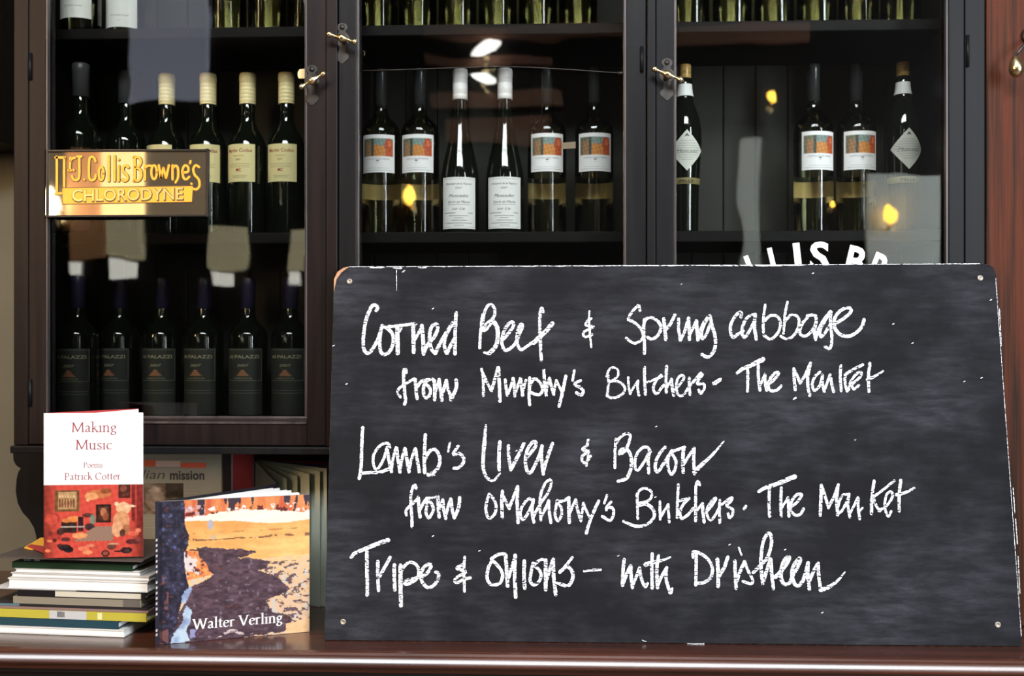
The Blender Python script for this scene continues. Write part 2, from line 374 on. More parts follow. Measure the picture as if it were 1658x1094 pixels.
def pen_text(mb, s, fmap, x0, x1, y, cap, heavy=0.04):
    """serif text from x0 to x1 (centred scale), baseline y, cap height cap; fmap(x, y-up)"""
    tot = sum(SER[ch][0] for ch in s); sx = (x1-x0)/tot; sy = cap/0.66; cur = 0.0
    a = math.radians(18); nb = (heavy*math.cos(a), heavy*math.sin(a))
    for ch in s:
        adv, strokes, ser = SER[ch]
        f = lambda x, yy, c=cur: fmap(x0+(c+x)*sx, y+yy*sy)
        for st in strokes:
            q = catmull(st, 5) if len(st) > 2 else [np.array(p, float) for p in st]
            l = [mb.vert(f(p[0]-nb[0], p[1]-nb[1])) for p in q]; r = [mb.vert(f(p[0]+nb[0], p[1]+nb[1])) for p in q]
            for i in range(len(q)-1): mb.face([l[i], r[i], r[i+1], l[i+1]])
            ribbon(mb, st, heavy*0.75, f, smooth=len(st) > 2, cap=False)
        for (x, yy) in ser:
            d = 0.012 if yy < .2 else -0.012
            mb.face([mb.vert(f(x-.1, yy+d-.014)), mb.vert(f(x+.1, yy+d-.014)), mb.vert(f(x+.1, yy+d+.014)), mb.vert(f(x-.1, yy+d+.014))])
        cur += adv

# ================================================================== THE ROOM
YF = 1.716                      # front face of the cabinet doors
YB = 2.06                       # wall behind
CT = 0.95                       # counter top
b = MB(); b.box((-3.2, -2.9, -0.05), (3.2, YB+0.1, 0)); tag(b.build('floor', 'floor'), kind='structure')
b = MB(); b.box((-3.2, -2.9, 3.92), (3.2, YB+0.1, 4.0)); tag(b.build('ceiling', 'ceil'), kind='structure')
b = MB(); b.box((-3.2, YB, 0), (3.2, YB+0.1, 3.92)); tag(b.build('wall_back', 'wallp'), kind='structure')
b = MB(); b.box((-3.3, -2.9, 0), (-3.2, YB, 3.92)); tag(b.build('wall_left', 'room'), kind='structure')
b = MB(); b.box((3.2, -2.9, 0), (3.3, YB, 3.92)); tag(b.build('wall_right', 'room'), kind='structure')
YW = -2.8
b = MB(); b.box((-3.2, YW-0.1, 0), (3.2, YW, 3.92)); tag(b.build('wall_front', 'room'), kind='structure')
YG = YF+0.012                   # plane of the glass
def Rm(px, py): 
    p = P(px, py, 2*YG-YW); return p.x, p.z
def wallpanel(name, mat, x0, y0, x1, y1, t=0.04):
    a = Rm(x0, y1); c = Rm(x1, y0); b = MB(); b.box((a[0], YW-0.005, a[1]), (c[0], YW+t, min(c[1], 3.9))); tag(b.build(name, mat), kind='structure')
# across the room: invented glowing panels, sized for pale reflections in the glass; timber boards
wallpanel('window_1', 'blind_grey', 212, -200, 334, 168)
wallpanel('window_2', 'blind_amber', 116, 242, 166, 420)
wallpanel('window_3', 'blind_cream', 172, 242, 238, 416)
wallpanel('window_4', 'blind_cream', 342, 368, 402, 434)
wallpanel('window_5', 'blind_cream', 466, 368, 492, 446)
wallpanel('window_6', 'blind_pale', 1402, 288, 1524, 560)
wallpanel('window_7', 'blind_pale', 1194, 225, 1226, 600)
for n_, q in ((8, (178, 421, 227, 451)), (9, (348, 438, 383, 461)), (10, (114, 424, 126, 446)), (11, (470, 449, 486, 465))): wallpanel('window_%d' % n_, 'blind_white', *q)  # small invented glow panels for the white bits of reflection
wallpanel('trim_10', 'browntrim', 700, 150, 905, 176)
wallpanel('trim_11', 'browntrim', 720, 190, 885, 232)
wallpanel('trim_12', 'browntrim', 690, 42, 1010, 66)
wallpanel('trim_13', 'browntrim', 690, 92, 900, 108)
wallpanel('trim_14', 'browntrim', 1096, 40, 1310, 74)
def wall_lamp(px, py, mat, r, label, group, stretch=(1, 1, 1), tilt=0.0):
    x, z = Rm(px, py); o = empty('wall_lamp', (x, YW, z), label, 'lamp', group)
    b = MB(); b.lathe([(0, -r*1.1), (r*.55, -r*.9), (r, -r*.1), (r*.8, r*.7), (r*.35, r*1.5), (0, r*1.9)], 20, Matrix.Translation((0, 0.10, 0)) @ Matrix.Rotation(math.radians(tilt), 4, 'Y') @ Matrix.Diagonal((*stretch, 1))); b.build('bulb', mat, o)
    b = MB(); b.tube([(0, 0.0, -r*1.6), (0, 0.06, -r*1.9), (0, 0.10, -r*1.1)], r*0.25); b.lathe([(0, 0), (r, 0), (r, .012), (0, .012)], 16, Matrix.Translation((0, 0, -r*1.6)) @ Matrix.Rotation(-math.pi/2, 4, 'X')); b.build('bracket', 'brass', o)
LG = 'room lamps mirrored in the cabinet glass'

wall_lamp(668, 320, 'flame', 0.040, 'lit amber wall lamp mirrored low in the middle door glass', LG)
wall_lamp(1243, 158, 'flame', 0.028, 'lit amber wall lamp mirrored high in the right door glass', LG, (1.3, 1, .6), 30)
wall_lamp(1432, 352, 'flame', 0.034, 'lit amber wall lamp mirrored beside the lower pale block', LG, (.9, 1, .95), -20)
wall_lamp(1346, 338, 'flame', 0.016, 'small lit amber wall lamp mirrored behind the paired bottles', LG)
wall_lamp(786, 84, 'white_lamp', 0.05, 'white lit wall lamp mirrored above the white capped bottles', LG, (1.75, 1, .55), -18)
wall_lamp(784, 132, 'white_lamp', 0.036, 'white lit wall lamp mirrored between the white capped bottles', LG, (2.3, 1, .55), 20)

wall_lamp(97, 338, 'white_lamp', 0.055, 'white lit wall lamp mirrored in the lower corner of the gilt sign', LG, (1, 1, 1.1))
# trims beside the cabinet
b = MB(); b.box((X(-150, 1.95), 1.93, Z(226, 1.95)), (X(9, 1.95), YB, 2.6)); tag(b.build('trim_1', 'ebony_worn', bevel=0.004), kind='structure')
b = MB()
b.box((X(1597, 1.722), 1.722, CT+0.001), (X(1790, 1.722), YB, 3.9))
tag(b.build('trim_2', 'mahogany', bevel=0.002), kind='structure')

# ================================================================== COUNTER
cn = empty('back_bar_counter', (0, 1.8, 0), 'dark polished wooden back bar counter with a rounded front edge', 'counter')
prof = [(YB-.004, CT), (1.552, CT), (1.546, CT-.0016), (1.5435, CT-.0046), (1.5418, CT-.0048), (1.5408, CT-.0056), (1.5383, CT-.0088), (1.5361, CT-.0122), (1.5342, CT-.0158), (1.5337, CT-.0178), (1.5350, CT-.0200), (1.5385, CT-.0212), (1.5440, CT-.0216), (1.5470, CT-.0235), (1.5470, CT-.031), (YB-.004, CT-.031)]
b = MB(); n = len(prof); A = [b.vert((-1.6, y, z)) for y, z in prof]; B = [b.vert((1.6, y, z)) for y, z in prof]
b.face(A); b.face(B[::-1])
for i in range(n): 
    b.smooth = 5 <= i <= 8; b.face([A[i], A[(i+1) % n], B[(i+1) % n], B[i]])
b.build('counter_top', 'counter', cn, (0, 1.8, 0))
b = MB(); b.box((-1.6, 1.556, CT-.040), (1.6, 1.60, CT-.0312)); b.box((-1.6, 1.57, 0), (1.6, YB-.01, CT-.041)); b.build('front_panel', 'counter_dark', cn, (0, 1.8, 0), bevel=0.002)

# ================================================================== CABINET
cab = empty('display_cabinet', (X(800, YF), 1.9, 1.22), 'black wooden wine cabinet with three glazed doors above the counter', 'cabinet')
CO = cab.location.copy()
def cpart(name, mb, mat, parent=cab, bevel=0.0015): return mb.build(name, mat, parent, CO if parent else (0, 0, 0), bevel)
ZB = Z(736, YF); ZTOP = 2.40
xL, xR = X(22, YF), X(1595, YF)
# side panels, dividers, back, floor, top
b = MB(); b.box((xL, YF, ZB+.0125), (X(45.5, YF), YF+.018, ZTOP-.021)); b.box((xL, YF+.018, ZB+.0125), (xL+.013, YB-.035, ZTOP-.021)); cpart('side_panel', b, 'ebony_worn')
b = MB(); b.box((X(1562.5, YF), YF, ZB+.0125), (xR, YB-.035, ZTOP-.021)); cpart('side_panel', b, 'ebony')
for a, c, mt in ((529, 547, 'ebony_worn'), (1047.5, 1061, 'ebony')):
    b = MB(); xm = (X(a, YF)+X(c, YF))/2; b.box((X(a, YF), YF-.004, ZB+.0125), (X(c, YF), YF+.02, ZTOP-.02)); b.box((xm-.009, YF+.021, ZB+.0125), (xm+.009, YB-.034, ZTOP-.02)); cpart('divider', b, mt)
b = MB(); nb = 26; x0, x1 = xL+.001, xR-.001
for i in range(nb):
    a = x0+(x1-x0)*i/nb; c = x0+(x1-x0)*(i+1)/nb; b.box((a+.0012, YB-.034, ZB+.012), (c-.0012, YB-.022, ZTOP-.02))
b.box((x0, YB-.026, ZB+.012), (x1, YB-.021, ZTOP-.02)); cpart('back_panel', b, 'inside', bevel=0.001)
b = MB(); b.box((xL, YF-.012, ZB), (xR, YB-.02, ZB+.012)); cpart('bottom_board', b, 'ebony')
b = MB(); b.box((xL, YF, ZTOP-.02), (xR, YB-.02, ZTOP)); cpart('top_board', b, 'ebony')
# shelves
YS0, YS1 = 1.80, YB-.034
ZS2 = Z(375, YS0, 795); ZS1 = Z(38.5, YS0, 795); ZS3 = ZB+.012
for zz in (ZS1, ZS2):
    for a, c in ((46, 538), (538, 1054), (1054, 1562)):
        xa = (X(a, YF)+.011) if a != 46 else xL+.0135; xc = X(c, YF)-(.011 if c != 1562 else .001)
        b = MB(); b.box((xa, YS0, zz-.019), (xc, YS1-.0005, zz)); cpart('shelf', b, 'shelf', bevel=0.002)
# corbel at the left end
pf = [(20, 737), (21, 745), (25, 753), (29, 756), (33, 758), (29, 763), (26, 775), (24.5, 795), (28, 815), (36, 830), (47, 842), (54, 854), (58, 868), (60, 900), (64, 930), (120, 930), (120, 737)]
b = MB(); b.prism([P(x, max(y, 726) if y != 737 else 726, 1.835) for x, y in pf], (0, .05, 0)); cpart('corbel', b, 'ebony', bevel=0.002)

def make_door(x0, o0, o1, x1, hinge_side, latch, mt, label):
    z0, z1 = ZB+.0135, ZTOP-.022; zo0, zo1 = Z(680, YF), ZTOP-.07
    xa, xo0, xo1, xb = X(x0, YF), X(o0, YF), X(o1, YF), X(x1, YF); D = .024
    b = MB(); b.box((xa, YF, z0), (xo0, YF+D, z1)); b.box((xo1, YF, z0), (xb, YF+D, z1)); b.box((xo0, YF, z0), (xo1, YF+D, zo0)); b.box((xo0, YF, zo1), (xo1, YF+D, z1))
    d = cpart('door', b, mt)
    d['label'] = label
    w = .0042
    b = MB(); b.box((xo0, YF+.001, zo0+w), (xo0+w, YF+.010, zo1-w)); b.box((xo1-w, YF+.001, zo0+w), (xo1, YF+.010, zo1-w)); b.box((xo0, YF+.001, zo0), (xo1, YF+.010, zo0+w)); b.box((xo0, YF+.001, zo1-w), (xo1, YF+.010, zo1))
    for (ya, za, yb, zb) in ((YF-.003, zo0-.0075, YF+.010, zo0+.004),):
        b.prism([(xo0, ya, za), (xo0, ya, za+.002), (xo0, yb, zb+.001), (xo0, yb, za)], (xo1-xo0, 0, 0))
    cpart('glazing_bead', b, 'bead', d, 0.0008)
    b = MB(); b.box((xo0-.002, YG, zo0-.002), (xo1+.002, YG+.003, zo1+.002)); g = cpart('glass_pane', b, 'pane', d, 0)
    g['label'] = 'wavy reflecting clear glass'
    # hinges
    (hx, hy0, hy1) = hinge_side
    for zc in (Z((hy0+hy1)/2, YF, hx), ZB+.10):
        L = abs(Z(hy0, YF)-Z(hy1, YF))/2; b = MB(); b.lathe([(0, zc-L), (.0028, zc-L), (.0028, zc+L), (0, zc+L)], 12, Matrix.Translation((X(hx, YF), YF-.0015, 0))); cpart('hinge', b, 'ebony', d, 0)
    # latch
    (cx, cy, bx0, by0, bx1, by1, py0, py1) = latch
    Yp = YF-.0012
    c = P(cx, cy, Yp); hh = abs(Z(py0, Yp)-Z(py1, Yp)); zt = Z(py0, Yp, cx); ww = .0125
    outl = []
    for (u, v) in ((0, 1.0), (.35, .985), (.6, .95), (.72, .90), (.62, .84), (.42, .80), (.55, .74), (.9, .68), (1, .6), (.9, .52), (.5, .44), (.42, .36), (.5, .28), (.9, .2), (.85, .12), (.45, .06), (.2, .01), (0, 0)):
        outl.append((u, v))
    full = [(c.x+u*ww, Yp, zt-hh+v*hh) for u, v in outl] + [(c.x-u*ww, Yp, zt-hh+v*hh) for u, v in outl[1:-1][::-1]]
    b = MB(); b.prism(full[::-1], (0, .0012, 0)); b.lathe([(.004, 0), (.0042, .002), (0, .0028)], 10, Matrix.Translation((c.x, Yp, zt-.007)) @ Matrix.Rotation(math.pi/2, 4, 'X'))
    cpart('escutcheon', b, 'iron', d, 0)
    Yk = YF-.022; e0 = P(bx0, by0, Yk); e1 = P(bx1, by1, Yk); k = P(cx, cy, Yk)
    b = MB(); ax = (e1-e0); Ln = ax.length; T = Matrix.Translation(e0) @ ax.to_track_quat('Z', 'Y').to_matrix().to_4x4()
    b.lathe([(0, 0), (.0032, .0012), (.0050, .004), (.0046, .0072), (.0027, .0095), (.0021, .013), (.0026, Ln*.32), (.0058, Ln*.42), (.0072, Ln*.5), (.0058, Ln*.58), (.0026, Ln*.68), (.0021, Ln-.013), (.0027, Ln-.0095), (.0046, Ln-.0072), (.0050, Ln-.004), (.0032, Ln-.0012), (0, Ln)], 16, T)
    mid = (e0+e1)/2
    b.tube([mid, (mid.x, YF-.003, mid.z)], [.0042, .0052], 12)
    cpart('latch', b, 'brass', d, 0)
    return d, xo0, xo1, zo0
d1, *_ = make_door(46.5, 73, 497, 528, (49.5, 86, 130), (505, 130, 484, 143, 528, 117, 105, 171), 'ebony_worn', 'left door with the gilt sign on its glass')
d2, *_ = make_door(548, 577, 1014, 1046.5, (1039, 76, 116), (554, 62, 528, 54, 579, 69, 37, 103), 'ebony', 'middle door')
d3, *_ = make_door(1062, 1091, 1536, 1561.5, (1566, 58, 108), (1080, 118, 1055, 110, 1107, 131, 94, 162), 'ebony', 'right door with white arched lettering on its glass')
# a wire across the middle door
b = MB(); Yw = YG-.004
pts = [P(x, y, Yw) for x, y in ((578, 114.5), (640, 113), (730, 110), (800, 107.5), (860, 109), (930, 113), (985, 117), (1013, 118))]
b.tube(pts, .0008, 6); b.tube([P(1000, 118, Yw), P(1013, 118.5, Yw)], .0022, 8); cpart('wire', b, 'iron', d2, 0)
for d_, q in ((d1, ((482, 117), (485, 112), (494, 111), (494, 127), (484, 127), (482, 123))), (d2, ((909, 231), (932, 229), (932, 240), (909, 241)))):
    b = MB(); b.col((92, 82, 64) if d_ is d2 else (214, 186, 140)); b.prism([P(x, y, YG-.0012) for x, y in q][::-1], (0, .0009, 0)); o = cpart('price_sticker', b, 'print', d_, 0)  # small flat beige patches set on the door glass
# white arched lettering on the right door
b = MB(); R0 = 300.0; ccx, ccy = 1322, 392+R0
for ch, x in (('C', 1142), ('O', 1180), ('L', 1222), ('L', 1258), ('I', 1291), ('S', 1327), ('B', 1387), ('R', 1426), ('O', 1466), ('W', 1508)):
    a = math.asin(max(-.98, min(.98, (x-ccx)/(R0-20))))
    def fm(u, v, a=a): 
        rr = R0-46+v; return P(ccx+rr*math.sin(a)+u*math.cos(a), ccy-rr*math.cos(a)+u*math.sin(a), YG-.0006)
    put_text(b, ch, fm, 0, 0, height=46, width={'I': 11, 'L': 24, 'W': 40}.get(ch, 31), bold=0.028)
cpart('lettering', b, 'lettering_white', d3, 0)

# ================================================================== BOTTLES
def cyl(R, a0=0.0):
    return lambda u, z: (R*math.sin(u/R+a0), -R*math.cos(u/R+a0), z)
def label_patch(mb, R, w, z0, z1, colf=None, nx=36, ny=2):
    f = cyl(R); mb.grid(lambda u, v: f((u-.5)*w, z1-(z1-z0)*v), nx, ny, colf)
def body(prof, mat, o, n=40):
    b = MB(); b.lathe(prof, n); return b.build('bottle_glass', mat, o)
def capsule(o, r, z0, z1, mat, lip=True, ridges=0):
    b = MB(); pr = [(r*.93, z0), (r, z0+.0004)]
    if ridges:
        for i in range(ridges):
            zz = z0+(z1-z0-.016)*(i+.5)/ridges; pr += [(r*1.0, zz-.001), (r*.955, zz), (r*1.0, zz+.001)]
    pr += [(r, z1-.015), (r*1.03, z1-.0140), (r*1.035, z1-.006), (r*1.0, z1-.0045), (r*.98, z1-.001), (r*.9, z1), (0, z1)]
    b.lathe(pr, 28); return b.build('capsule', mat, o)
def bars(mb, f, rows, col):
    mb.col(col)
    for (u0, u1, z, h) in rows:
        n = max(1, int(abs(u1-u0)/.003))
        for i in range(n):
            a, c = u0+(u1-u0)*i/n, u0+(u1-u0)*(i+1)/n; mb.quad(f(a, z), f(c, z), f(c, z+h), f(a, z+h))
def bordeaux(R, rn, hb, hn, H): # body height, neck start, total
    return [(0, .004), (R*.6, .003), (R*.88, 0), (R*.97, .002), (R, .007), (R, hb), (R*.985, hb+.006), (R*.93, hb+(hn-hb)*.32), (R*.80, hb+(hn-hb)*.56), (R*.62, hb+(hn-hb)*.76), (rn*1.25, hn), (rn*1.05, hn+.010), (rn, hn+.022), (rn, H-.004), (0, H-.004)]
TY = 1.90     # row of bottles stands here
proto = {}
# -- cream capped white wine
def mk_codax():
    o = empty('wine_bottle', (0, 0, 0), '', 'wine bottle')
    body(bordeaux(.0345, .0125, .160, .205, .300), 'darkglass', o); capsule(o, .0148, .243, .300, 'cream_capsule', ridges=6)
    b = MB(); b.col((228, 216, 160)); label_patch(b, .0348, .062, .098, .166)
    f = cyl(.0350); b.col((150, 60, 48)); put_text(b, 'Martin Codax', f, .001, .1515, height=.0062, width=.050, bold=.012)
    b.col((170, 120, 60)); put_text(b, 'ALBARINO', f, 0, .1435, height=.0026, width=.022)
    b.col((70, 60, 56)); put_text(b, '2007', f, 0, .1365, height=.003, width=.010)
    b.col((150, 40, 34)); put_text(b, 'MC', f, .001, .1165, height=.0055, width=.010, bold=.03)
    bars(b, f, [(-.022, .022, .130, .0007), (-.02, .02, .127, .0007), (-.021, .021, .124, .0007), (-.014, .016, .1085, .0008), (-.012, .014, .1055, .0008)], (150, 140, 112))
    b.build('label', 'print', o); return o
def mk_antique():
    o = empty('wine_bottle', (0, 0, 0), '', 'wine bottle')
    body([(0, .004), (.021, .003), (.031, 0), (.034, .002), (.035, .007), (.035, .184), (.0345, .190), (.0328, .197), (.0295, .2035), (.0245, .209), (.0185, .2145), (.0138, .221), (.0118, .230), (.0110, .242), (.0108, .301), (0, .301)], 'clearglass', o); capsule(o, .0112, .232, .306, 'black_capsule')
    def pic(U, V):
        c = np.zeros(U.shape+(3,)); c[...] = (238, 236, 236)
        n = np.sin(U*37+V*19)*np.sin(V*41-U*23)*16
        inn = (U > .06) & (U < .95) & (V > .09) & (V < .57)
        sky = np.array((120, 138, 132)); c[inn] = sky
        lower = inn & (V > .33+.06*np.sin(U*9)); c[lower] = (196, 128, 62)
        left = inn & (U < .36); c[left] = (112, 112, 92); c[inn & (U < .30) & (U > .14) & (V > .22)] = (160, 116, 82)
        c[inn & (U > .33) & (U < .39)] = (70, 72, 64)
        red = inn & (((U-.82)/.13)**2+((V-.28)/.18)**2 < 1); c[red] = (176, 78, 48)
        c[inn & (((U-.84)/.06)**2+((V-.24)/.09)**2 < 1)] = (206, 112, 70)
        c[inn & (U > .72) & (V > .42)] = (188, 88, 48)
        c[inn] += n[inn][:, None]
        return c
    b = MB(); label_patch(b, .0353, .066, .113, .181, pic, 44, 34)
    f = cyl(.0355); b.col((120, 120, 124)); put_text(b, 'CASTILLO DE NAVA', f, 0, .1355, height=.0034, width=.044)
    b.col((90, 92, 100)); put_text(b, '*', f, 0, .1235, height=.012, width=.0055, bold=.03)
    bars(b, f, [(-.02, .02, .1205, .0006), (-.026, .026, .1165, .0008)], (170, 170, 172)); b.build('label', 'print', o)
    b = MB(); b.cur = tuple(s2l((226, 196, 160))); f2 = lambda u, z: (.0344*math.sin(u), .0344*math.cos(u), z)
    b.grid(lambda u, v: f2((u-.5)*2.7, .1-.028*v), 24, 1); b.col((30, 34, 26)); b.grid(lambda u, v: f2((u-.5)*2.7, .109-.008*v), 24, 1); b.build('back_label', 'print', o)
    return o
def mk_muscadet():
    o = empty('wine_bottle', (0, 0, 0), '', 'wine bottle')
    R = .0345
    body([(0, .004), (R*.6, .003), (R*.9, 0), (R, .005), (R, .100), (R*.985, .112), (R*.93, .125), (R*.83, .142), (R*.70, .160), (R*.56, .182), (R*.45, .205), (.0138, .225), (.0126, .245), (.0124, .300), (0, .300)], 'darkglass', o)
    capsule(o, .0136, .248, .304, 'white_capsule', ridges=2)
    b = MB(); b.col((238, 236, 234)); label_patch(b, .0348, .068, .012, .104); f = cyl(.0350); c = (52, 52, 56)
    bars(b, f, [(-.032, .032, .1005, .0005), (-.032, .032, .0145, .0005)], (140, 140, 140)); b.col(c)
    put_text(b, 'Domaine de la Pepiere', f, 0, .0905, height=.0038, width=.050, shear=.3)
    put_text(b, '2007', f, 0, .0830, height=.0032, width=.013, shear=.3)
    put_text(b, 'Muscadet', f, 0, .0680, height=.0058, width=.037, shear=.35)
    put_text(b, 'Sevre et Maine', f, 0, .0575, height=.0046, width=.042, shear=.35)
    put_text(b, 'sur Lie', f, 0, .0455, height=.0046, width=.024, shear=.35)
    bars(b, f, [(-.021, .021, .0545, .0006), (-.029, -.005, .0395, .001), (.018, .028, .0395, .001), (-.018, .018, .0345, .0009), (-.008, .008, .0305, .0009), (-.013, .016, .0265, .0009), (-.025, .026, .0215, .001), (-.008, .01, .0175, .0008)], (96, 96, 100))
    b.build('label', 'print', o); return o
def mk_palazzi():
    o = empty('wine_bottle', (0, 0, 0), '', 'wine bottle')
    body(bordeaux(.0352, .0120, .180, .212, .288), 'darkglass', o); capsule(o, .0126, .232, .289, 'blue_capsule')
    b = MB(); b.col((46, 48, 44)); label_patch(b, .0355, .074, .040, .160); f = cyl(.0358)
    g = (104, 108, 92); bars(b, f, [(-.036, .036, .1570, .0010), (-.036, .036, .1015, .0010), (-.034, .034, .0840, .0008), (-.034, .034, .0790, .0008)], g)
    for u in (-.036, .0352): bars(b, f, [(u, u+.0008, .1015, .0565)], g)
    b.col((164, 160, 128)); put_text(b, 'AI PALAZZI', f, 0, .1420, height=.0058, width=.060, bold=.01)
    put_text(b, '2007', f, 0, .1270, height=.0046, width=.022, shear=.3)
    b.col((150, 104, 76)); bars(b, f, [(-.010, .010, .1112, .003), (-.0065, .0065, .1146, .003), (-.0035, .0035, .1180, .0032)], (150, 104, 76)); bars(b, f, [(-.013, .013, .1100, .0009)], (150, 104, 76))
    b.col((140, 138, 112)); put_text(b, 'MAROSTICA', f, 0, .1045, height=.0030, width=.034)
    b.build('label', 'print', o); return o
def mk_top():
    o = empty('wine_bottle', (0, 0, 0), '', 'wine bottle')
    body(bordeaux(.0345, .0125, .178, .216, .305), 'cleargold', o, 40); capsule(o, .0136, .250, .306, 'gold_capsule'); return o
def mk_white():
    o = empty('wine_bottle', (0, 0, 0), '', 'wine bottle')
    body(bordeaux(.0345, .0125, .178, .216, .305), 'clearglass', o); capsule(o, .0136, .250, .306, 'cream_capsule')
    b = MB(); b.col((232, 232, 226)); label_patch(b, .0348, .066, .022, .112); f = cyl(.035)
    b.col((120, 96, 84)); put_text(b, 'MIS EN BOUTEILLE', f, 0, .042, height=.0024, width=.034); put_text(b, '~', f, 0, .033, height=.004, width=.004); b.build('label', 'print', o); return o
def mk_dark():
    o = empty('wine_bottle', (0, 0, 0), '', 'wine bottle')
    body(bordeaux(.0355, .0125, .172, .208, .305), 'darkglass', o); capsule(o, .0150, .246, .306, 'grey_capsule')
    b = MB(); b.col((214, 206, 178)); label_patch(b, .0358, .06, .062, .130); b.build('label', 'print', o); return o
def mk_diamond():
    o = empty('wine_bottle', (0, 0, 0), '', 'wine bottle')
    prof = [(0, .004), (.015, .003), (.0215, 0), (.0235, .003), (.0240, .010), (.0250, .080), (.0275, .130), (.0300, .165), (.0298, .190), (.0270, .208), (.0220, .224), (.0165, .238), (.0130, .252), (.0112, .268), (.0108, .306), (0, .306)]
    body(prof, 'darkglass', o); b = MB(); b.lathe([(.0108, .283), (.0112, .2835), (.0112, .306), (.0102, .308), (0, .308)], 24); b.build('capsule', 'gold_capsule', o)
    b = MB(); b.col((226, 226, 224)); pr = [(.0150, .250), (.0138, .256), (.0126, .264), (.0122, .272)]
    b.lathe([(r+.0006, z) for r, z in pr], 26); b.build('neck_collar', 'print', o)
    b = MB(); b.col((206, 206, 196)); Rr = .0304; f = cyl(Rr); hw, hh, zc = .0335, .0365, .150; n = 22
    for i in range(n):
        u0, u1 = -hw+2*hw*i/n, -hw+2*hw*(i+1)/n; a0, a1 = hh*(1-abs(u0)/hw), hh*(1-abs(u1)/hw)
        b.quad(f(u0, zc-a0), f(u1, zc-a1), f(u1, zc+a1), f(u0, zc+a0))
    f = cyl(Rr+.0002); b.col((44, 52, 50)); b.poly([f(-.0042, zc+.0245), f(.0042, zc+.0245), f(0, zc+.030)])
    rows = []
    for k in range(9):
        z = zc+.016-.0042*k; ww = max(.004, (hh-abs(z-zc))*hw/hh-.007); rows.append((-ww, ww, z, .0009))
    bars(b, f, rows, (150, 150, 146)); b.col((92, 106, 100)); put_text(b, 'Moscato', f, 0, zc-.004, height=.0062, width=.038, shear=.3)
    b.build('label', 'print', o)
    b = MB(); b.col((128, 116, 74)); b.lathe([(.0262, .0905), (.0264, .0908), (.0268, .1015), (.0266, .1018)], 30); b.col((46, 42, 30)); f = cyl(.0270); put_text(b, 'PELLE', f, 0, .0935, height=.0048, width=.026, bold=.02); b.build('band_label', 'print', o)
    return o
MK = dict(codax=mk_codax, antique=mk_antique, muscadet=mk_muscadet, palazzi=mk_palazzi, top=mk_top, white=mk_white, dark=mk_dark, diamond=mk_diamond)
def bottle(kind, px, zshelf, label, group, rz=0.0, Y=None, dz=0.0005):
    Y = Y or (1.842 if px < 140 else 1.868 if px == 613 else TY)
    if kind not in proto: proto[kind] = MK[kind](); o = proto[kind]
    else: o = copy_tree(proto[kind])
    o.location = (X(px, Y), Y, zshelf+dz); o.rotation_euler = (0, 0, rz); tag(o, label, 'wine bottle', group); return o
ORD = ['first', 'second', 'third', 'fourth', 'fifth', 'sixth', 'seventh']
# left section, top shelf
g = 'bottles on the top shelf of the left section'
bottle('white', 131, ZS1, 'white labelled bottle at the far left of the left section top shelf', g)
bottle('white', 203, ZS1, 'white labelled bottle second along the left section top shelf', g, .06)
for i, px in enumerate((368, 433, 496)):
    bottle('top', px, ZS1, ['dim clear bottle midway along the left section top shelf', 'dim clear bottle next to last on the left section top shelf', 'dim clear bottle against the divider on the left section top shelf'][i], g, i)
g = 'bottles on the middle shelf of the left section'
bottle('dark', 131, ZS2, 'dark grey capped bottle at the far left behind the gilt sign', g)
bottle('dark', 205, ZS2, 'dark grey capped bottle beside the leftmost cream capped one', g)
for i, (px, a) in enumerate(((270, -.28), (337, .06), (401, -.22), (464, -.10))):
    bottle('codax', px, ZS2, ['cream capped bottle mostly hidden by the gilt sign corner', 'cream capped bottle half covered by the gilt sign edge', 'cream capped bottle just right of the gilt sign', 'cream capped bottle beside the left door latch'][i], g, a)
g = 'dark labelled bottles on the bottom shelf of the left section'
for i, (px, a) in enumerate(((127, -.05), (195, -.22), (263, 0), (331, -.14), (402, 0), (471, -.06))):
    bottle('palazzi', px, ZS3, ORD[i]+' from the left of the blue capped bottles with dark labels', g, a)
# middle section
g = 'clear bottles on the top shelf of the middle section'
for i in range(6):
    bottle("top", (613, 676, 741, 806, 871, 936)[i], ZS1, ORD[i]+' from the left of the golden clear bottles above the middle section', g, i*1.1)
g = 'bottles on the middle shelf of the middle section'
bottle('antique', 617, ZS2, 'picture labelled clear bottle at the far left of the middle section', g, -.02)
bottle('antique', 680, ZS2, 'picture labelled clear bottle left of the white capped pair', g, -.06)
bottle('muscadet', 745, ZS2, 'left one of the two white capped tapering dark bottles', g)
bottle('muscadet', 817.5, ZS2, 'right one of the two white capped tapering dark bottles', g)
bottle('antique', 885.5, ZS2, 'picture labelled clear bottle just right of the white capped pair', g, .02)
bottle('antique', 962, ZS2, 'picture labelled clear bottle at the right end of the middle section', g, .02)
# right section
g = 'clear bottles on the top shelf of the right section'
for i in range(6):
    bottle('top', 1117+68.2*i, ZS1, ORD[i]+' from the left of the golden clear bottles above the right section', g, i*1.3)
g = 'bottles on the middle shelf of the right section'
bottle('diamond', 1109, ZS2, 'dark bottle with diamond label partly behind the right door latch', g)
bottle('antique', 1317, ZS2, 'left one of the paired picture labelled bottles in the right section', g, .10)
bottle('antique', 1386, ZS2, 'right one of the paired picture labelled bottles in the right section', g, .04)
bottle('diamond', 1462, ZS2, 'dark bottle with diamond label at the right end of the cabinet', g, .03)

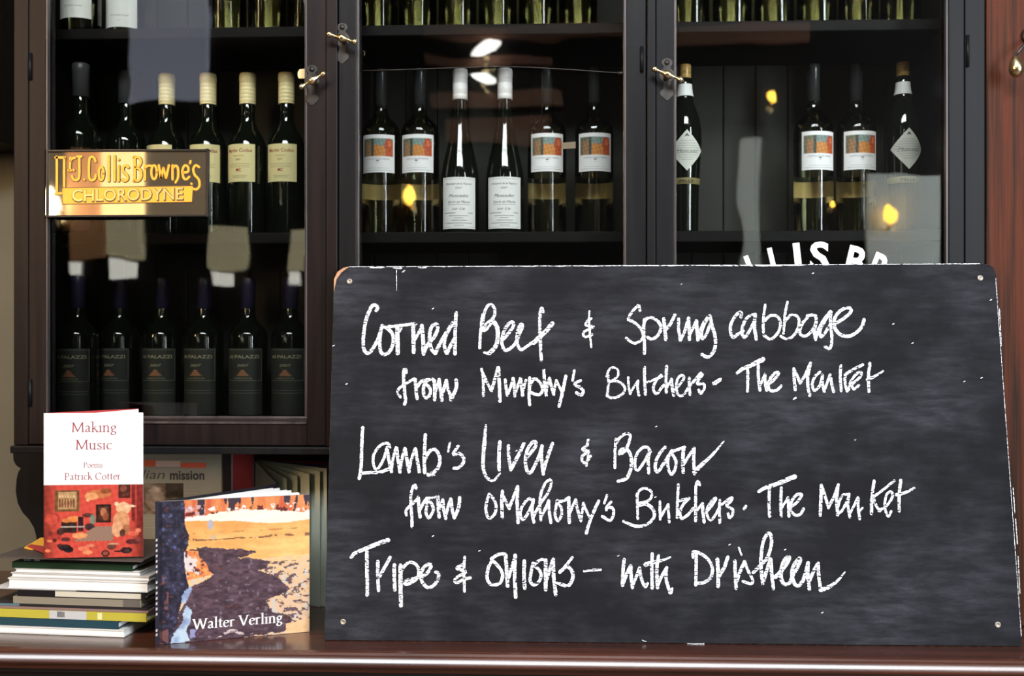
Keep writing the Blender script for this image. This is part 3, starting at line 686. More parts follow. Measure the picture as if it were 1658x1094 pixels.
# ================================================================== GILT SIGN on the left door glass
YP = YF-.0065
sg = empty('advertising_sign', P(206, 297, YP), 'gilt framed advertising plaque with raised orange lettering on the left door glass', 'sign')
SO = sg.location.copy()
def sp(x, y, dy=0.0): return P(70+x/5.921, 230+y/5.921, YP-dy)
def sbuild(name, mb, mat, bevel=0): return mb.build(name, mat, sg, SO, bevel)
co = [(26, 72), (1584, 66), (1580, 712), (22, 720)]
b = MB(); b.prism([sp(*p) for p in (co[0], co[3], co[2], co[1])], (0, .004, 0)); sbuild('plate', b, 'gilt')
M['sign_frame'] = plain('black sign frame', (26, 22, 22), .3); M['orange'] = plain('orange enamel', (240, 160, 48), .35); M['signshade'] = plain('dark letter outline', (86, 62, 34), .4); M['palegold'] = plain('pale gold letter', (216, 192, 120), .3, metal=.5)
b = MB(); tk = 20
for (a, c) in ((0, 1), (1, 2), (2, 3), (3, 0)):
    p, q = co[a], co[c]; d = np.array(q, float)-np.array(p, float); d /= np.linalg.norm(d); nn = np.array([-d[1], d[0]])
    pp = [np.array(p)-d*6, np.array(q)+d*6, np.array(q)+nn*tk+d*6, np.array(p)+nn*tk-d*6]; b.prism([sp(*x, .003) for x in pp[::-1]], (0, .0075, 0))
sbuild('border', b, 'sign_frame', .0008)
b = MB(); b.prism([sp(x, y, .0008) for x, y in ((178, 438), (186, 594), (1428, 574), (1437, 418))], (0, .0009, 0)); sbuild('banner', b, 'orange')
b = MB(); 
for a, c in (((178, 438), (186, 594)), ((186, 594), (1428, 574)), ((1428, 574), (1437, 418)), ((1437, 418), (178, 438))): ribbon(b, [a, c], 7, lambda x, y: sp(x, y, .0011), smooth=False)
sbuild('banner_outline', b, 'signshade')
SL = [[(130, 140), (130, 490)], [(118, 147), (208, 147)], [(200, 150), (200, 425)], [(116, 494), (172, 490)],
      [(259, 150), (254, 268)], [(259, 180), (280, 156), (303, 150)], [(242, 270), (266, 270)], [(290, 268), (292, 270)],
      [(345, 140), (345, 320), (325, 362), (290, 358), (276, 325)], [(325, 138), (366, 138)], [(392, 358), (394, 360)],
      [(502, 185), (488, 152), (462, 142), (441, 172), (439, 330), (460, 365), (494, 352), (503, 312)],
      ell(555, 300, 23, 64), [(628, 132), (628, 370)], [(683, 132), (683, 370)], [(722, 226), (722, 370)], [(722, 166), (723, 168)],
      [(815, 242), (790, 222), (765, 242), (770, 282), (805, 320), (806, 354), (780, 371), (755, 354)],
      [(876, 138), (876, 366)], [(866, 142), (920, 148), (936, 190), (912, 234), (880, 242)], [(885, 242), (930, 265), (938, 325), (915, 366), (866, 368)],
      [(975, 220), (975, 362)], [(975, 252), (998, 228), (1032, 226)], ell(1062, 288, 26, 66),
      [(1108, 222), (1128, 345)], [(1128, 345), (1152, 245)], [(1152, 245), (1178, 345)], [(1178, 345), (1204, 222)],
      [(1240, 222), (1240, 356)], [(1240, 254), (1268, 226), (1291, 252), (1292, 335), (1268, 386)],
      [(1338, 292), (1388, 282), (1386, 236), (1356, 224), (1334, 272), (1344, 338), (1370, 356), (1400, 332)],
      [(1412, 182), (1406, 202)], [(1494, 238), (1462, 222), (1439, 256), (1450, 310), (1490, 358), (1497, 416), (1472, 450), (1438, 448)], [(1420, 398), (1422, 400)]]
b = MB(); bo = MB()
for st in SL:
    ribbon(bo, [(x+3, y+4) for x, y in st], 31, lambda x, y: sp(x, y, .0006), smooth=len(st) > 2)
    ribbon(b, st, 22, lambda x, y: sp(x, y, .0016), smooth=len(st) > 2)
sbuild('letter_outline', bo, 'signshade'); o = sbuild('lettering', b, 'orange'); o['label'] = 'raised orange maker lettering'
b = MB(); bo = MB()
fs = lambda dx, dy, dep: (lambda u, v: sp(u+dx, 566-v-(u-265)*.017+dy, dep))
put_text(bo, 'CHLORODYNE', fs(4, 4, .0012), 808, -6, height=120, width=1078, bold=.030)
put_text(b, 'CHLORODYNE', fs(0, 0, .0019), 808, 0, height=112, width=1062, bold=.006)
sbuild('letter_outline', bo, 'signshade'); o = sbuild('lettering', b, 'palegold'); o['label'] = 'pale gold block lettering on the orange banner'

# ================================================================== CHALKBOARD
BL, BR = Pz(525, 1036, CT+.001), Pz(1655, 1046, CT+.001)
ex = (BR-BL).normalized()
def plane_hit(px, py, phi):
    # board plane through BL,BR, leaning back by phi
    back = Vector((-ex.y, ex.x, 0)).normalized(); upv = (UP*math.cos(phi)+back*math.sin(phi)); nrm = ex.cross(upv).normalized()
    d = ray(px, py); t = (BL-EYE).dot(nrm)/d.dot(nrm); return EYE+d*t, nrm
lo, hi = 0.0, 0.9
for _ in range(50):
    mid = (lo+hi)/2; wt = (plane_hit(1613, 426, mid)[0]-plane_hit(541, 431, mid)[0]).length
    if wt < (BR-BL).length: lo = mid
    else: hi = mid
PHI = min((lo+hi)/2, 0.26)
def bd(px, py, off=0.0):
    p, n = plane_hit(px, py, PHI); return p+n*off
if bd(800, 700, .01).y > bd(800, 700).y: _sg = -1
else: _sg = 1
BN = plane_hit(800, 700, PHI)[1]*_sg      # towards the viewer
print('BOARD lean', math.degrees(PHI), 'BL', BL, 'BR', BR, 'TL', bd(541, 431), 'TR', bd(1613, 426))
brd = empty('chalkboard', (BL+BR)/2, 'large black chalkboard menu leaning on the counter with white handwriting', 'chalkboard'); BO = brd.location.copy()
def bbuild(name, mb, mat, bevel=0): return mb.build(name, mat, brd, BO, bevel)
outl = [(525, 1036), (540.2, 470), (541.5, 452), (547, 440), (557, 433), (568, 431), (1586, 426), (1600, 427.5), (1609, 433), (1613, 446), (1655, 1046)]
TH = .012
b = MB(); F = [bd(*p) for p in outl]; n = len(F); fi = [b.vert(p) for p in F]; bi = [b.vert(p-BN*TH) for p in F]
b.face(fi); b.face(bi[::-1]); b.mi = 1
for k in range(n): b.face([fi[k], bi[k], bi[(k+1) % n], fi[(k+1) % n]])
bbuild('panel', b, ['board', 'boardedge'], .0008)
def on(off): return lambda x, y: bd(x, y)+BN*off
b = MB(); b.poly([on(.0006)(*p) for p in ((540.8, 472), (545, 452), (553, 441), (562, 434), (566, 431.5), (556, 433.5), (546.5, 440), (541, 452))]); bbuild('chipped_corner', b, 'rawwood')
for px, py in ((566, 455.5), (1587, 450), (555.5, 1006.5), (1615.5, 1011)):
    c = bd(px, py); q = BN.to_track_quat('Z', 'Y').to_matrix().to_4x4(); b = MB(); b.lathe([(.0034, 0), (.0046, .0005), (.0042, .0012), (.0026, .0010), (.0018, .0003), (0, .0002)], 18, Matrix.Translation(c) @ q); bbuild('screw', b, 'screwhole')
CH = [
((575, 480, 9.117), [
 (5.4, [(312,205),(335,165),(300,128),(255,135),(215,205),(165,330),(135,480),(122,620),(128,760),(175,838),(230,808),(290,720),(350,600),(400,430)]),
 (5.4, [(400,430),(370,560),(362,700),(378,810),(430,855),(500,820),(550,730),(567,620),(545,540),(500,490),(450,455)]),
 (4.8, [(400,445),(540,440),(640,430),(740,418),(850,403),(895,410)]), (6.6, [(622,440),(625,600),(630,840)]), (3.2, [(690,455),(660,515)]),
 (6.0, [(855,410),(860,560),(865,820)]), (4.4, [(872,650),(930,550),(985,440)]), (6.0, [(985,430),(1000,600),(1010,845)]),
 (5.4, [(1010,845),(1070,710),(1160,610),(1215,490),(1212,420),(1180,408),(1128,450),(1102,560),(1104,680),(1130,780),(1182,838)]),
 (5.8, [(1182,838),(1240,720),(1330,560),(1445,390)]), (5.2, [(1445,390),(1380,500),(1330,610),(1318,720),(1352,838),(1400,740),(1465,620)]), (5.4, [(1490,238),(1482,400),(1476,600),(1474,845)])]),
((765, 480, 7.895), [
 (4.6, [(130,235),(115,350),(100,500),(92,655)]), (4.6, [(130,340),(150,220),(190,125),(240,102),(280,150),(285,225),(250,290),(180,350),(128,430)]), (4.0, [(150,440),(200,400),(245,330)]),
 (6.6, [(255,300),(310,380),(325,480),(310,600),(262,680),(205,722)]), (3.4, [(150,716),(225,735)]),
 (5.0, [(400,540),(460,470),(518,385),(522,338),(490,325),(430,390),(388,490),(376,600),(412,682),(462,676),(520,630),(572,560)]),
 (4.6, [(572,560),(600,480),(640,390),(625,350),(590,400),(568,500),(575,610),(620,678),(690,640),(762,588)]),
 (4.8, [(902,195),(888,150),(868,190),(860,320),(862,480),(870,640),(880,815)]), (6.8, [(782,590),(850,525),(940,440),(1022,345)]),
 (3.2, [(1495,190),(1490,300),(1500,450),(1518,645)]), (3.6, [(1520,280),(1460,322),(1446,360),(1480,376),(1548,385),(1500,412),(1430,447),(1416,490),(1450,516),(1530,485)])]),
((1005, 480, 9.117), [
 (4.2, [(285,210),(265,132),(210,175),(150,250),(112,338),(170,365),(250,420),(310,500),(330,590),(280,660),(200,688),(140,660),(82,612)]),
 (4.8, [(350,340),(340,500),(350,700),(350,838)]), (4.8, [(335,430),(370,338),(440,310),(530,350),(590,430),(580,520),(530,590),(460,628),(398,602)]),
 (5.6, [(635,330),(650,480),(665,632)]), (4.8, [(678,475),(740,390),(800,268)]),
 (4.6, [(855,330),(855,480),(880,648)]), (4.6, [(880,645),(940,520),(1000,318)]), (5.0, [(1000,318),(1010,470),(1015,632)]), (4.2, [(1020,560),(1070,460),(1112,358)]), (5.4, [(1115,360),(1125,480),(1140,642)]),
 (4.8, [(1140,642),(1170,520),(1230,380),(1302,285)]), (4.8, [(1298,290),(1228,420),(1192,540),(1205,622),(1260,560),(1318,410)]), (5.2, [(1318,285),(1345,420),(1388,560),(1400,680),(1380,790),(1320,872),(1270,892),(1200,855)])]),
((1170, 480, 6.908), [
 (4.8, [(205,228),(210,185),(180,180),(120,250),(85,350),(110,452),(170,420),(230,385)]), (4.6, [(350,200),(290,222),(240,290),(215,390),(240,456),(290,400),(350,285)]), (5.2, [(365,200),(355,320),(375,475)]),
 (4.2, [(475,95),(455,250),(455,398)]), (4.4, [(460,280),(530,215),(610,222),(645,290),(630,380),(580,450),(530,476),(462,436)]),
 (4.0, [(725,62),(700,180),(690,300),(680,412)]), (4.2, [(700,275),(760,208),(830,218),(855,290),(820,400),(760,460),(700,470),(650,442)]),
 (4.4, [(945,215),(1020,208),(1045,250),(1030,330),(995,385),(935,438),(880,432),(862,385),(900,290),(960,222)]), (4.4, [(1042,215),(1045,300),(1025,400),(1040,482)]),
 (4.4, [(1040,470),(1070,370),(1130,260),(1205,165)]), (4.4, [(1200,175),(1140,280),(1090,380),(1096,450),(1140,410),(1202,315)]), (4.4, [(1212,170),(1205,300),(1220,430),(1215,540),(1190,582),(1145,560)]),
 (5.2, [(1240,310),(1330,260),(1420,190),(1435,142),(1380,125),(1300,175),(1250,250),(1255,350),(1310,420),(1390,445),(1460,425),(1520,380),(1560,330),(1580,258)])]),
((635, 585, 11.05), [
 (5.0, [(250,198),(245,148),(215,150),(205,250),(212,400),(225,550),(240,700),(222,762)]), (4.2, [(150,638),(100,560),(120,490),(190,430),(290,370),(402,308)]),
 (5.2, [(410,320),(420,420),(430,550),(445,662)]), (5.0, [(440,480),(500,380),(560,340),(650,328)]), (5.0, [(590,370),(560,470),(565,590),(610,650),(660,620),(688,530),(655,450),(600,410)]),
 (4.4, [(620,352),(700,312),(752,342)]), (5.4, [(750,340),(765,500),(760,682)]), (4.2, [(765,560),(810,430),(840,318)]), (5.2, [(840,320),(860,480),(890,692)]), (5.2, [(890,600),(930,480),(970,338)]), (4.8, [(970,340),(1000,500),(1040,600),(1060,686)]), (5.6, [(1050,682),(1110,570),(1150,450),(1145,335)])]),
((770, 585, 8.726), [
 (4.4, [(85,108),(108,230),(112,350),(112,482)]), (4.4, [(95,150),(160,290),(222,412)]), (4.8, [(225,412),(270,260),(318,85)]), (5.2, [(325,90),(335,300),(345,560)]),
 (4.6, [(420,260),(430,370),(450,476)]), (4.4, [(450,470),(500,350),(530,240)]), (5.0, [(530,240),(545,350),(555,486)]), (4.6, [(560,440),(600,340),(635,240)]), (5.0, [(635,240),(650,350),(665,482)]), (4.4, [(670,420),(690,330),(712,262)]),
 (4.8, [(765,232),(760,400),(755,500),(765,612)]), (4.6, [(775,330),(820,250),(880,265),(930,330),(945,410),(900,470),(840,462),(780,435)]),
 (4.6, [(965,122),(975,280),(1000,482)]), (4.2, [(1000,420),(1020,300),(1045,235)]), (4.6, [(1045,240),(1070,350),(1105,467)]), (3.8, [(1108,440),(1125,340),(1140,265)]), (4.2, [(1140,270),(1180,350),(1222,432)]), (5.0, [(1275,208),(1250,330),(1220,470),(1178,632)]),
 (3.8, [(1395,128),(1370,268)]), (4.6, [(1482,270),(1415,300),(1410,335),(1480,370),(1522,420),(1490,476),(1425,440)])]),
((970, 580, 7.536), [
 (3.6, [(110,210),(115,300),(100,442)]), (3.4, [(90,218),(120,142),(175,110),(225,140),(230,210),(180,260),(125,285)]), (3.9, [(125,285),(200,275),(280,310),(315,370),(290,430),(220,470),(150,482),(92,455)]),
 (3.9, [(355,235),(360,340),(380,432)]), (3.4, [(380,425),(430,340),(470,280)]), (4.0, [(475,275),(470,360),(485,452)]), (4.6, [(555,110),(555,250),(565,437)]), (3.6, [(588,292),(680,255),(768,220)]),
 (4.2, [(755,205),(690,280),(660,370),(700,432),(760,360),(812,308)]), (4.6, [(825,98),(815,250),(820,412)]), (3.6, [(830,350),(880,255)]), (4.8, [(880,255),(890,350),(910,452)]),
 (3.9, [(930,375),(990,310),(1035,240),(1010,205),(965,240),(940,330),(955,420),(1000,460),(1050,420),(1090,350)]), (4.2, [(1100,240),(1100,330),(1108,442)]), (4.2, [(1118,322),(1180,250),(1240,178)]),
 (4.2, [(1262,195),(1212,268),(1200,312),(1270,310),(1285,360),(1240,428),(1215,385)]), (6.0, [(1405,310),(1470,262)]), (3.0, [(1390,298),(1484,248)])]),
((1180, 570, 6.377), [
 (4.6, [(85,215),(140,175),(240,130),(350,75)], 8.0), (4.6, [(195,185),(195,300),(192,402)]), (4.8, [(305,140),(305,260),(320,392)]), (3.8, [(325,340),(370,235)]), (4.8, [(372,230),(375,310),(390,392)]),
 (4.4, [(400,330),(460,290),(515,218),(480,212),(430,270),(405,340),(430,395),(490,395),(540,348)]),
 (4.8, [(670,172),(675,280),(685,388)]), (4.4, [(680,190),(735,315)]), (4.4, [(735,320),(790,230),(842,112)]), (4.8, [(840,120),(815,250),(815,350),(835,448)]),
 (4.2, [(940,205),(890,250),(860,330),(885,396),(940,340),(965,240)]), (4.4, [(965,235),(965,320),(985,407)]), (3.8, [(990,380),(1040,240)]), (4.6, [(1045,235),(1060,320),(1080,408)]),
 (4.6, [(1155,138),(1150,260),(1160,398)]), (4.4, [(1198,232),(1280,180),(1382,130)]), (4.4, [(1200,230),(1200,320),(1220,402)]), (4.0, [(1235,390),(1260,300),(1330,212),(1370,212),(1350,260),(1262,335)]), (4.0, [(1260,300),(1285,380),(1342,342)]),
 (4.6, [(1455,115),(1440,260),(1445,408)]), (5.4, [(1430,285),(1520,240),(1592,195)], 2.6), (2.6, [(670,485),(692,472)])]),
((570, 675, 8.29), [
 (5.0, [(145,138),(135,300),(130,500),(120,700),(98,825)]), (5.0, [(110,755),(250,742),(370,740),(500,695)]),
 (4.4, [(508,410),(490,360),(440,350),(360,400),(300,490),(282,590),(310,690),(350,690),(420,570),(472,410)]), (5.2, [(470,410),(490,540),(530,735)]),
 (4.6, [(530,700),(550,560),(595,408)]), (5.0, [(600,410),(615,550),(645,738)]), (4.6, [(650,680),(670,560),(710,418)]), (5.0, [(715,420),(735,560),(765,736)]), (4.6, [(765,700),(800,560),(850,422)]), (5.0, [(855,430),(875,560),(905,738)]),
 (5.2, [(985,238),(975,400),(970,560),(975,745)]), (5.4, [(985,560),(1030,470),(1100,432),(1160,490),(1180,590),(1150,690),(1080,750),(1018,770)]), (1.8, [(1020,792),(1110,780)]),
 (3.4, [(1315,345),(1290,462)]), (4.8, [(1425,390),(1370,470),(1370,502),(1440,490),(1500,550),(1490,620),(1430,680),(1368,686)])]),
((760, 680, 7.895), [
 (3.4, [(210,65),(200,180),(190,320)], 6.4), (6.4, [(190,320),(180,430),(175,580),(200,690),(250,758),(310,770),(360,720),(392,680)], 3.0), (5.4, [(390,278),(378,450),(382,632)]), (5.2, [(500,328),(505,480),(530,632)]), (5.6, [(535,622),(610,480),(697,302)]),
 (5.2, [(730,475),(800,400),(850,320),(840,275),(790,300),(735,400),(715,520),(735,640),(780,670),(830,590),(890,460),(930,330)]), (5.2, [(925,330),(920,450),(930,560),(945,688)]), (5.2, [(950,640),(990,500),(1062,298)]),
 (4.2, [(1520,252),(1500,330),(1450,362),(1460,385),(1530,400),(1450,450),(1440,510),(1480,545),(1552,458)]), (3.4, [(1520,400),(1512,500),(1495,582)])]),
((980, 680, 7.895), [
 (4.2, [(135,242),(125,400),(122,608)]), (4.6, [(140,290),(200,210),(280,170),(320,200),(300,290),(270,362)]), (4.6, [(270,360),(200,380),(180,432),(222,420),(280,370)]), (5.2, [(280,370),(325,450),(335,560),(310,670),(260,750),(165,780)]),
 (4.4, [(578,402),(540,350),(480,350),(410,420),(380,520),(385,610),(415,640),(480,560),(552,430)]), (4.8, [(565,390),(550,520),(555,674)]), (4.8, [(765,346),(700,420),(650,520),(640,620),(670,662),(730,580),(800,470),(850,390)]),
 (4.6, [(850,390),(805,480),(800,590),(840,690),(880,650),(905,560),(890,490),(850,430)]), (4.8, [(850,400),(930,375),(1014,345)]), (5.4, [(1000,360),(990,500),(995,665)]), (4.4, [(1005,560),(1070,450),(1135,358)]), (5.0, [(1135,360),(1130,520),(1140,684)]), (7.4, [(1140,660),(1230,570),(1370,440),(1522,262)], 1.6)]),
((645, 770, 10.36), [
 (4.6, [(300,208),(285,160),(250,180),(215,300),(210,420),(220,600),(230,740),(232,855)]), (4.2, [(135,660),(130,580),(190,510),(270,440),(342,358)]), (5.2, [(335,360),(345,500),(365,688)]), (4.6, [(370,560),(420,460),(480,375)]), (3.6, [(468,376),(560,365),(668,343)]),
 (4.6, [(485,400),(480,500),(465,620),(510,705),(560,640),(590,560),(560,470),(505,410)]), (5.2, [(665,360),(670,520),(685,692)]), (4.2, [(690,560),(745,405)]), (5.0, [(745,405),(760,550),(795,714)]), (4.6, [(800,650),(840,500),(880,385)]), (5.0, [(885,400),(900,540),(940,705)]), (5.2, [(940,702),(990,590),(1020,480),(1030,366)])]),
((775, 760, 7.055), [
 (4.4, [(122,280),(90,380),(85,480),(120,555),(180,510),(200,430),(180,350),(122,280)]), (5.2, [(270,248),(265,380),(270,543)]), (4.8, [(280,300),(350,445)]), (4.6, [(350,445),(390,330),(447,195)]), (5.2, [(445,195),(440,380),(450,604)]),
 (4.4, [(620,352),(570,335),(510,400),(475,490),(500,570),(550,520),(612,400)]), (4.8, [(625,342),(610,470),(630,600)]), (4.2, [(625,540),(680,430),(740,340),(800,250),(830,150),(810,115),(760,160),(715,260),(700,400),(710,575)]), (4.2, [(720,530),(760,450),(800,355)]), (4.8, [(800,355),(805,470),(825,604)]),
 (4.2, [(900,350),(880,450),(875,530),(905,585),(945,520),(945,440),(910,392)]), (4.8, [(895,360),(960,360),(1032,318)]), (5.0, [(1030,330),(1030,460),(1035,604)]), (4.2, [(1040,500),(1105,342)]), (4.6, [(1110,345),(1130,460),(1170,584)]), (3.8, [(1172,560),(1195,382)]), (4.2, [(1195,388),(1230,470),(1268,540)]), (4.8, [(1372,356),(1310,490),(1260,620),(1230,728)]),
 (3.8, [(1465,292),(1435,384)]), (4.2, [(1512,368),(1462,428),(1458,460)]), (4.6, [(1462,432),(1530,440),(1540,510),(1500,580),(1412,534)])]),
((1000, 770, 7.536), [
 (4.0, [(240,235),(240,380),(245,522)]), (4.2, [(232,242),(270,175),(340,155),(405,190),(410,260),(360,310),(260,332)]), (5.8, [(250,360),(350,345),(430,410),(445,490),(400,560),(310,608),(200,608),(70,555)], 4.0), (4.2, [(130,582),(230,618),(330,600)]),
 (4.0, [(515,314),(515,420),(520,534)]), (4.0, [(525,500),(617,348)]), (4.2, [(615,350),(620,450),(630,564)]), (4.2, [(740,108),(730,300),(725,508)]), (4.2, [(735,310),(872,275)]), (4.6, [(870,275),(800,350),(760,440),(780,520),(850,480),(925,395)]),
 (4.4, [(1000,112),(980,70),(955,120),(950,300),(950,549)]), (3.6, [(960,430),(1032,340)]), (4.8, [(1035,340),(1040,450),(1055,564)]), (4.0, [(1090,432),(1150,360),(1200,278),(1160,290),(1100,380),(1085,460),(1130,540),(1190,480),(1232,400)]), (4.2, [(1245,298),(1240,440),(1245,574)]),
 (4.2, [(1270,348),(1330,302),(1392,265),(1380,310),(1330,362),(1400,410),(1400,470),(1365,512),(1345,460)]), (4.6, [(1542,402),(1562,370)])]),
((1215, 760, 6.03), [
 (4.8, [(80,215),(140,180),(280,130),(430,70)], 7.6), (4.6, [(185,190),(180,320),(185,455)]), (4.8, [(300,178),(295,320),(300,454)]), (3.8, [(305,370),(365,275)]), (4.6, [(365,275),(370,360),(375,454)]), (4.4, [(385,372),(450,320),(500,248),(450,246),(400,310),(390,390),(440,445),(490,430),(517,382)]),
 (5.0, [(690,152),(685,300),(680,445)]), (4.6, [(695,160),(762,372)]), (4.4, [(760,372),(810,270),(857,148)]), (4.8, [(855,150),(840,300),(850,444)]), (4.2, [(962,240),(900,250),(860,330),(852,420),(900,390),(955,272)]), (4.4, [(962,240),(950,350),(970,464)]), (3.8, [(975,420),(1047,272)]), (4.4, [(1050,280),(1050,370),(1065,480)]), (3.2, [(1065,402),(1092,373)]),
 (5.0, [(1205,112),(1185,270),(1180,430)]), (4.2, [(1190,272),(1290,200),(1402,108)]), (4.2, [(1200,270),(1225,350),(1262,404)]), (4.0, [(1250,402),(1330,350),(1385,262),(1370,215),(1330,240),(1310,330),(1320,410),(1345,456),(1372,408)]), (4.8, [(1465,103),(1450,250),(1450,404)]), (5.6, [(1425,245),(1520,220),(1598,178)], 3.4)]),
((560, 860, 7.895), [
 (5.0, [(70,330),(120,275),(250,222),(400,160),(540,110)], 7.2), (5.6, [(270,240),(270,450),(275,620),(275,815)]), (5.2, [(410,382),(410,560),(420,754)]), (5.2, [(430,580),(490,470),(567,332)]), (5.8, [(622,428),(620,580),(628,744)]), (6.4, [(700,434),(700,650),(705,945)]),
 (4.8, [(720,485),(780,412),(850,395),(920,450),(930,550),(890,620),(800,672),(750,660),(790,620),(880,600),(962,572)]), (5.2, [(960,592),(1040,530),(1090,440),(1050,420),(990,470),(960,560),(980,650),(1050,715),(1120,690),(1180,610),(1186,540),(1150,520)]),
 (4.2, [(1520,328),(1510,500),(1518,765)]), (4.8, [(1500,420),(1420,467),(1470,490),(1530,520),(1430,580),(1390,632),(1430,652),(1500,612),(1592,594)])]),
((775, 880, 7.369), [
 (5.0, [(165,197),(120,280),(100,390),(130,470),(190,490),(260,460),(285,380),(260,300),(185,215)]), (5.0, [(152,178),(230,130),(300,120),(328,142)]), (5.8, [(320,140),(335,300),(345,504)]), (4.8, [(360,400),(430,160)]), (5.8, [(435,138),(430,350),(442,634)]), (5.8, [(545,206),(540,360),(550,526)]),
 (4.8, [(650,228),(625,340),(615,440),(660,490),(720,450),(745,370),(720,310),(680,272)]), (4.8, [(680,232),(740,190),(792,190)]), (5.8, [(800,190),(800,370),(800,546)]), (4.8, [(815,420),(880,200)]), (5.6, [(890,186),(895,380),(920,606)]), (4.6, [(1115,163),(1050,250),(968,342)]), (5.4, [(970,332),(1050,275),(1110,320),(1125,400),(1090,480),(1040,500),(948,468)]), (3.8, [(1258,327),(1350,315),(1455,308)])]),
((990, 870, 8.726), [
 (5.2, [(180,308),(165,450),(155,675)]), (5.2, [(165,640),(220,500),(270,398)]), (5.2, [(275,400),(275,520),(295,705)]), (4.8, [(295,680),(350,550),(397,428)]), (5.0, [(395,440),(420,570),(470,692),(507,648)]), (5.2, [(575,228),(570,450),(575,710)]), (5.2, [(662,255),(640,450),(650,706)]), (7.2, [(480,378),(580,352),(700,325),(830,278)], 3.0),
 (5.0, [(660,660),(700,560),(780,425)]), (5.0, [(775,430),(770,580),(800,690),(830,784),(852,722)]), (5.0, [(1200,230),(1195,450),(1188,668)]), (5.0, [(1155,278),(1150,215),(1190,200),(1290,245),(1380,330),(1425,440),(1400,560),(1310,632),(1200,648)]), (5.8, [(1495,306),(1505,480),(1505,685)]), (5.4, [(1520,540),(1590,420),(1642,276)])]),
((1150, 850, 7.209), [
 (5.2, [(285,416),(290,560),(300,734)]), (5.2, [(310,650),(350,530),(402,418)]), (3.2, [(332,262),(362,345)]), (4.4, [(400,425),(440,530),(490,630),(475,682),(378,655)]), (5.2, [(500,552),(570,480),(660,380),(710,230),(705,120),(670,95),(620,180),(595,320),(590,470),(610,685)]), (5.2, [(625,640),(660,510),(700,393)]), (5.4, [(705,400),(715,560),(735,740)]),
 (6.2, [(760,602),(830,530),(900,430),(915,372),(870,400),(830,500),(825,620),(870,690),(930,660),(962,578)]), (5.6, [(950,592),(1010,500),(1050,410),(1030,390),(970,470),(950,570),(980,680),(1030,702),(1090,620),(1140,438)]), (5.2, [(1140,440),(1135,580),(1155,746)]), (5.2, [(1160,640),(1210,520),(1257,443)]), (5.2, [(1255,450),(1265,600),(1285,745)]), (8.4, [(1290,748),(1370,725),(1480,650),(1568,546)], 2.2)]),
]
words = []                           # every word, ampersand and dash is a piece of its own
for i, (tr, strokes) in enumerate(CH):
    k = {1: -2, 9: -2, 15: -2, 16: -1, 6: -2, 13: -1}.get(i)
    if i == 17: words += [[(tr, strokes[:10])], [(tr, strokes[10:])]]
    elif i == 18: words[-1].append((tr, strokes))
    elif k is None: words.append([(tr, strokes)])
    else: words += [[(tr, strokes[:k])], [(tr, strokes[k:])]]
lay = 0
for wd in words:
    b = MB()
    for (ox, oy, sc), st in [(tr, st) for tr, strokes in wd for st in strokes]:
        lay += 1; f = on(.00035+.000004*lay)
        pts = [(ox+x/sc, oy+y/sc) for x, y in st[1]]
        ribbon(b, pts, st[0]*1.0, f, st[2] if len(st) > 2 else None, smooth=len(pts) > 2, jitter=0.34)
    bbuild('chalk_writing', b, 'chalk')
# chalk flecks, rim wear, and the lit right edge drawn as pale strips
b = MB()
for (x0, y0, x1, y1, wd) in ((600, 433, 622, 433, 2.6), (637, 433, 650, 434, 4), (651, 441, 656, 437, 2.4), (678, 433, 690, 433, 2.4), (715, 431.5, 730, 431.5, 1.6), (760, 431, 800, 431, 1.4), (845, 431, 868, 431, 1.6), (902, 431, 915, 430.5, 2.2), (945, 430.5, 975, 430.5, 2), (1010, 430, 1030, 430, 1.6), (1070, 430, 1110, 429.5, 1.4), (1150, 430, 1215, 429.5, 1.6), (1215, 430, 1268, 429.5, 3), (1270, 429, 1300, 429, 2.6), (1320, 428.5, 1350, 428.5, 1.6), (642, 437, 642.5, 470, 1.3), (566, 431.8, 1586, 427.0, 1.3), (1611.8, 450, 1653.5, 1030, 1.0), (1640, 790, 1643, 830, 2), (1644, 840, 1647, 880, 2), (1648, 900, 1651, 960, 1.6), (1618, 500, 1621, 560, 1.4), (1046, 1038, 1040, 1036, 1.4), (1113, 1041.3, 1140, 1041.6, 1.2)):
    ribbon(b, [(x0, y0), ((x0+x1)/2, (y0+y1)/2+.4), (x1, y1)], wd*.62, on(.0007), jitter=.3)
for (x, y) in ((1061, 691), (1103, 460), (1315, 443), (1060, 805), (775, 892), (1330, 992), (700, 500), (539, 560), (700, 868), (1476, 556), (1560, 618), (1588, 612), (1270, 890), (1180, 882), (1000, 900), (560, 622), (835, 730), (1384, 712), (1603, 486), (1445, 525)):
    ribbon(b, [(x, y), (x+2.4, y-1.2)], 1.3, on(.0005), smooth=False)
tag(bbuild('chalk_flecks', b, 'chalk'), kind='stuff')

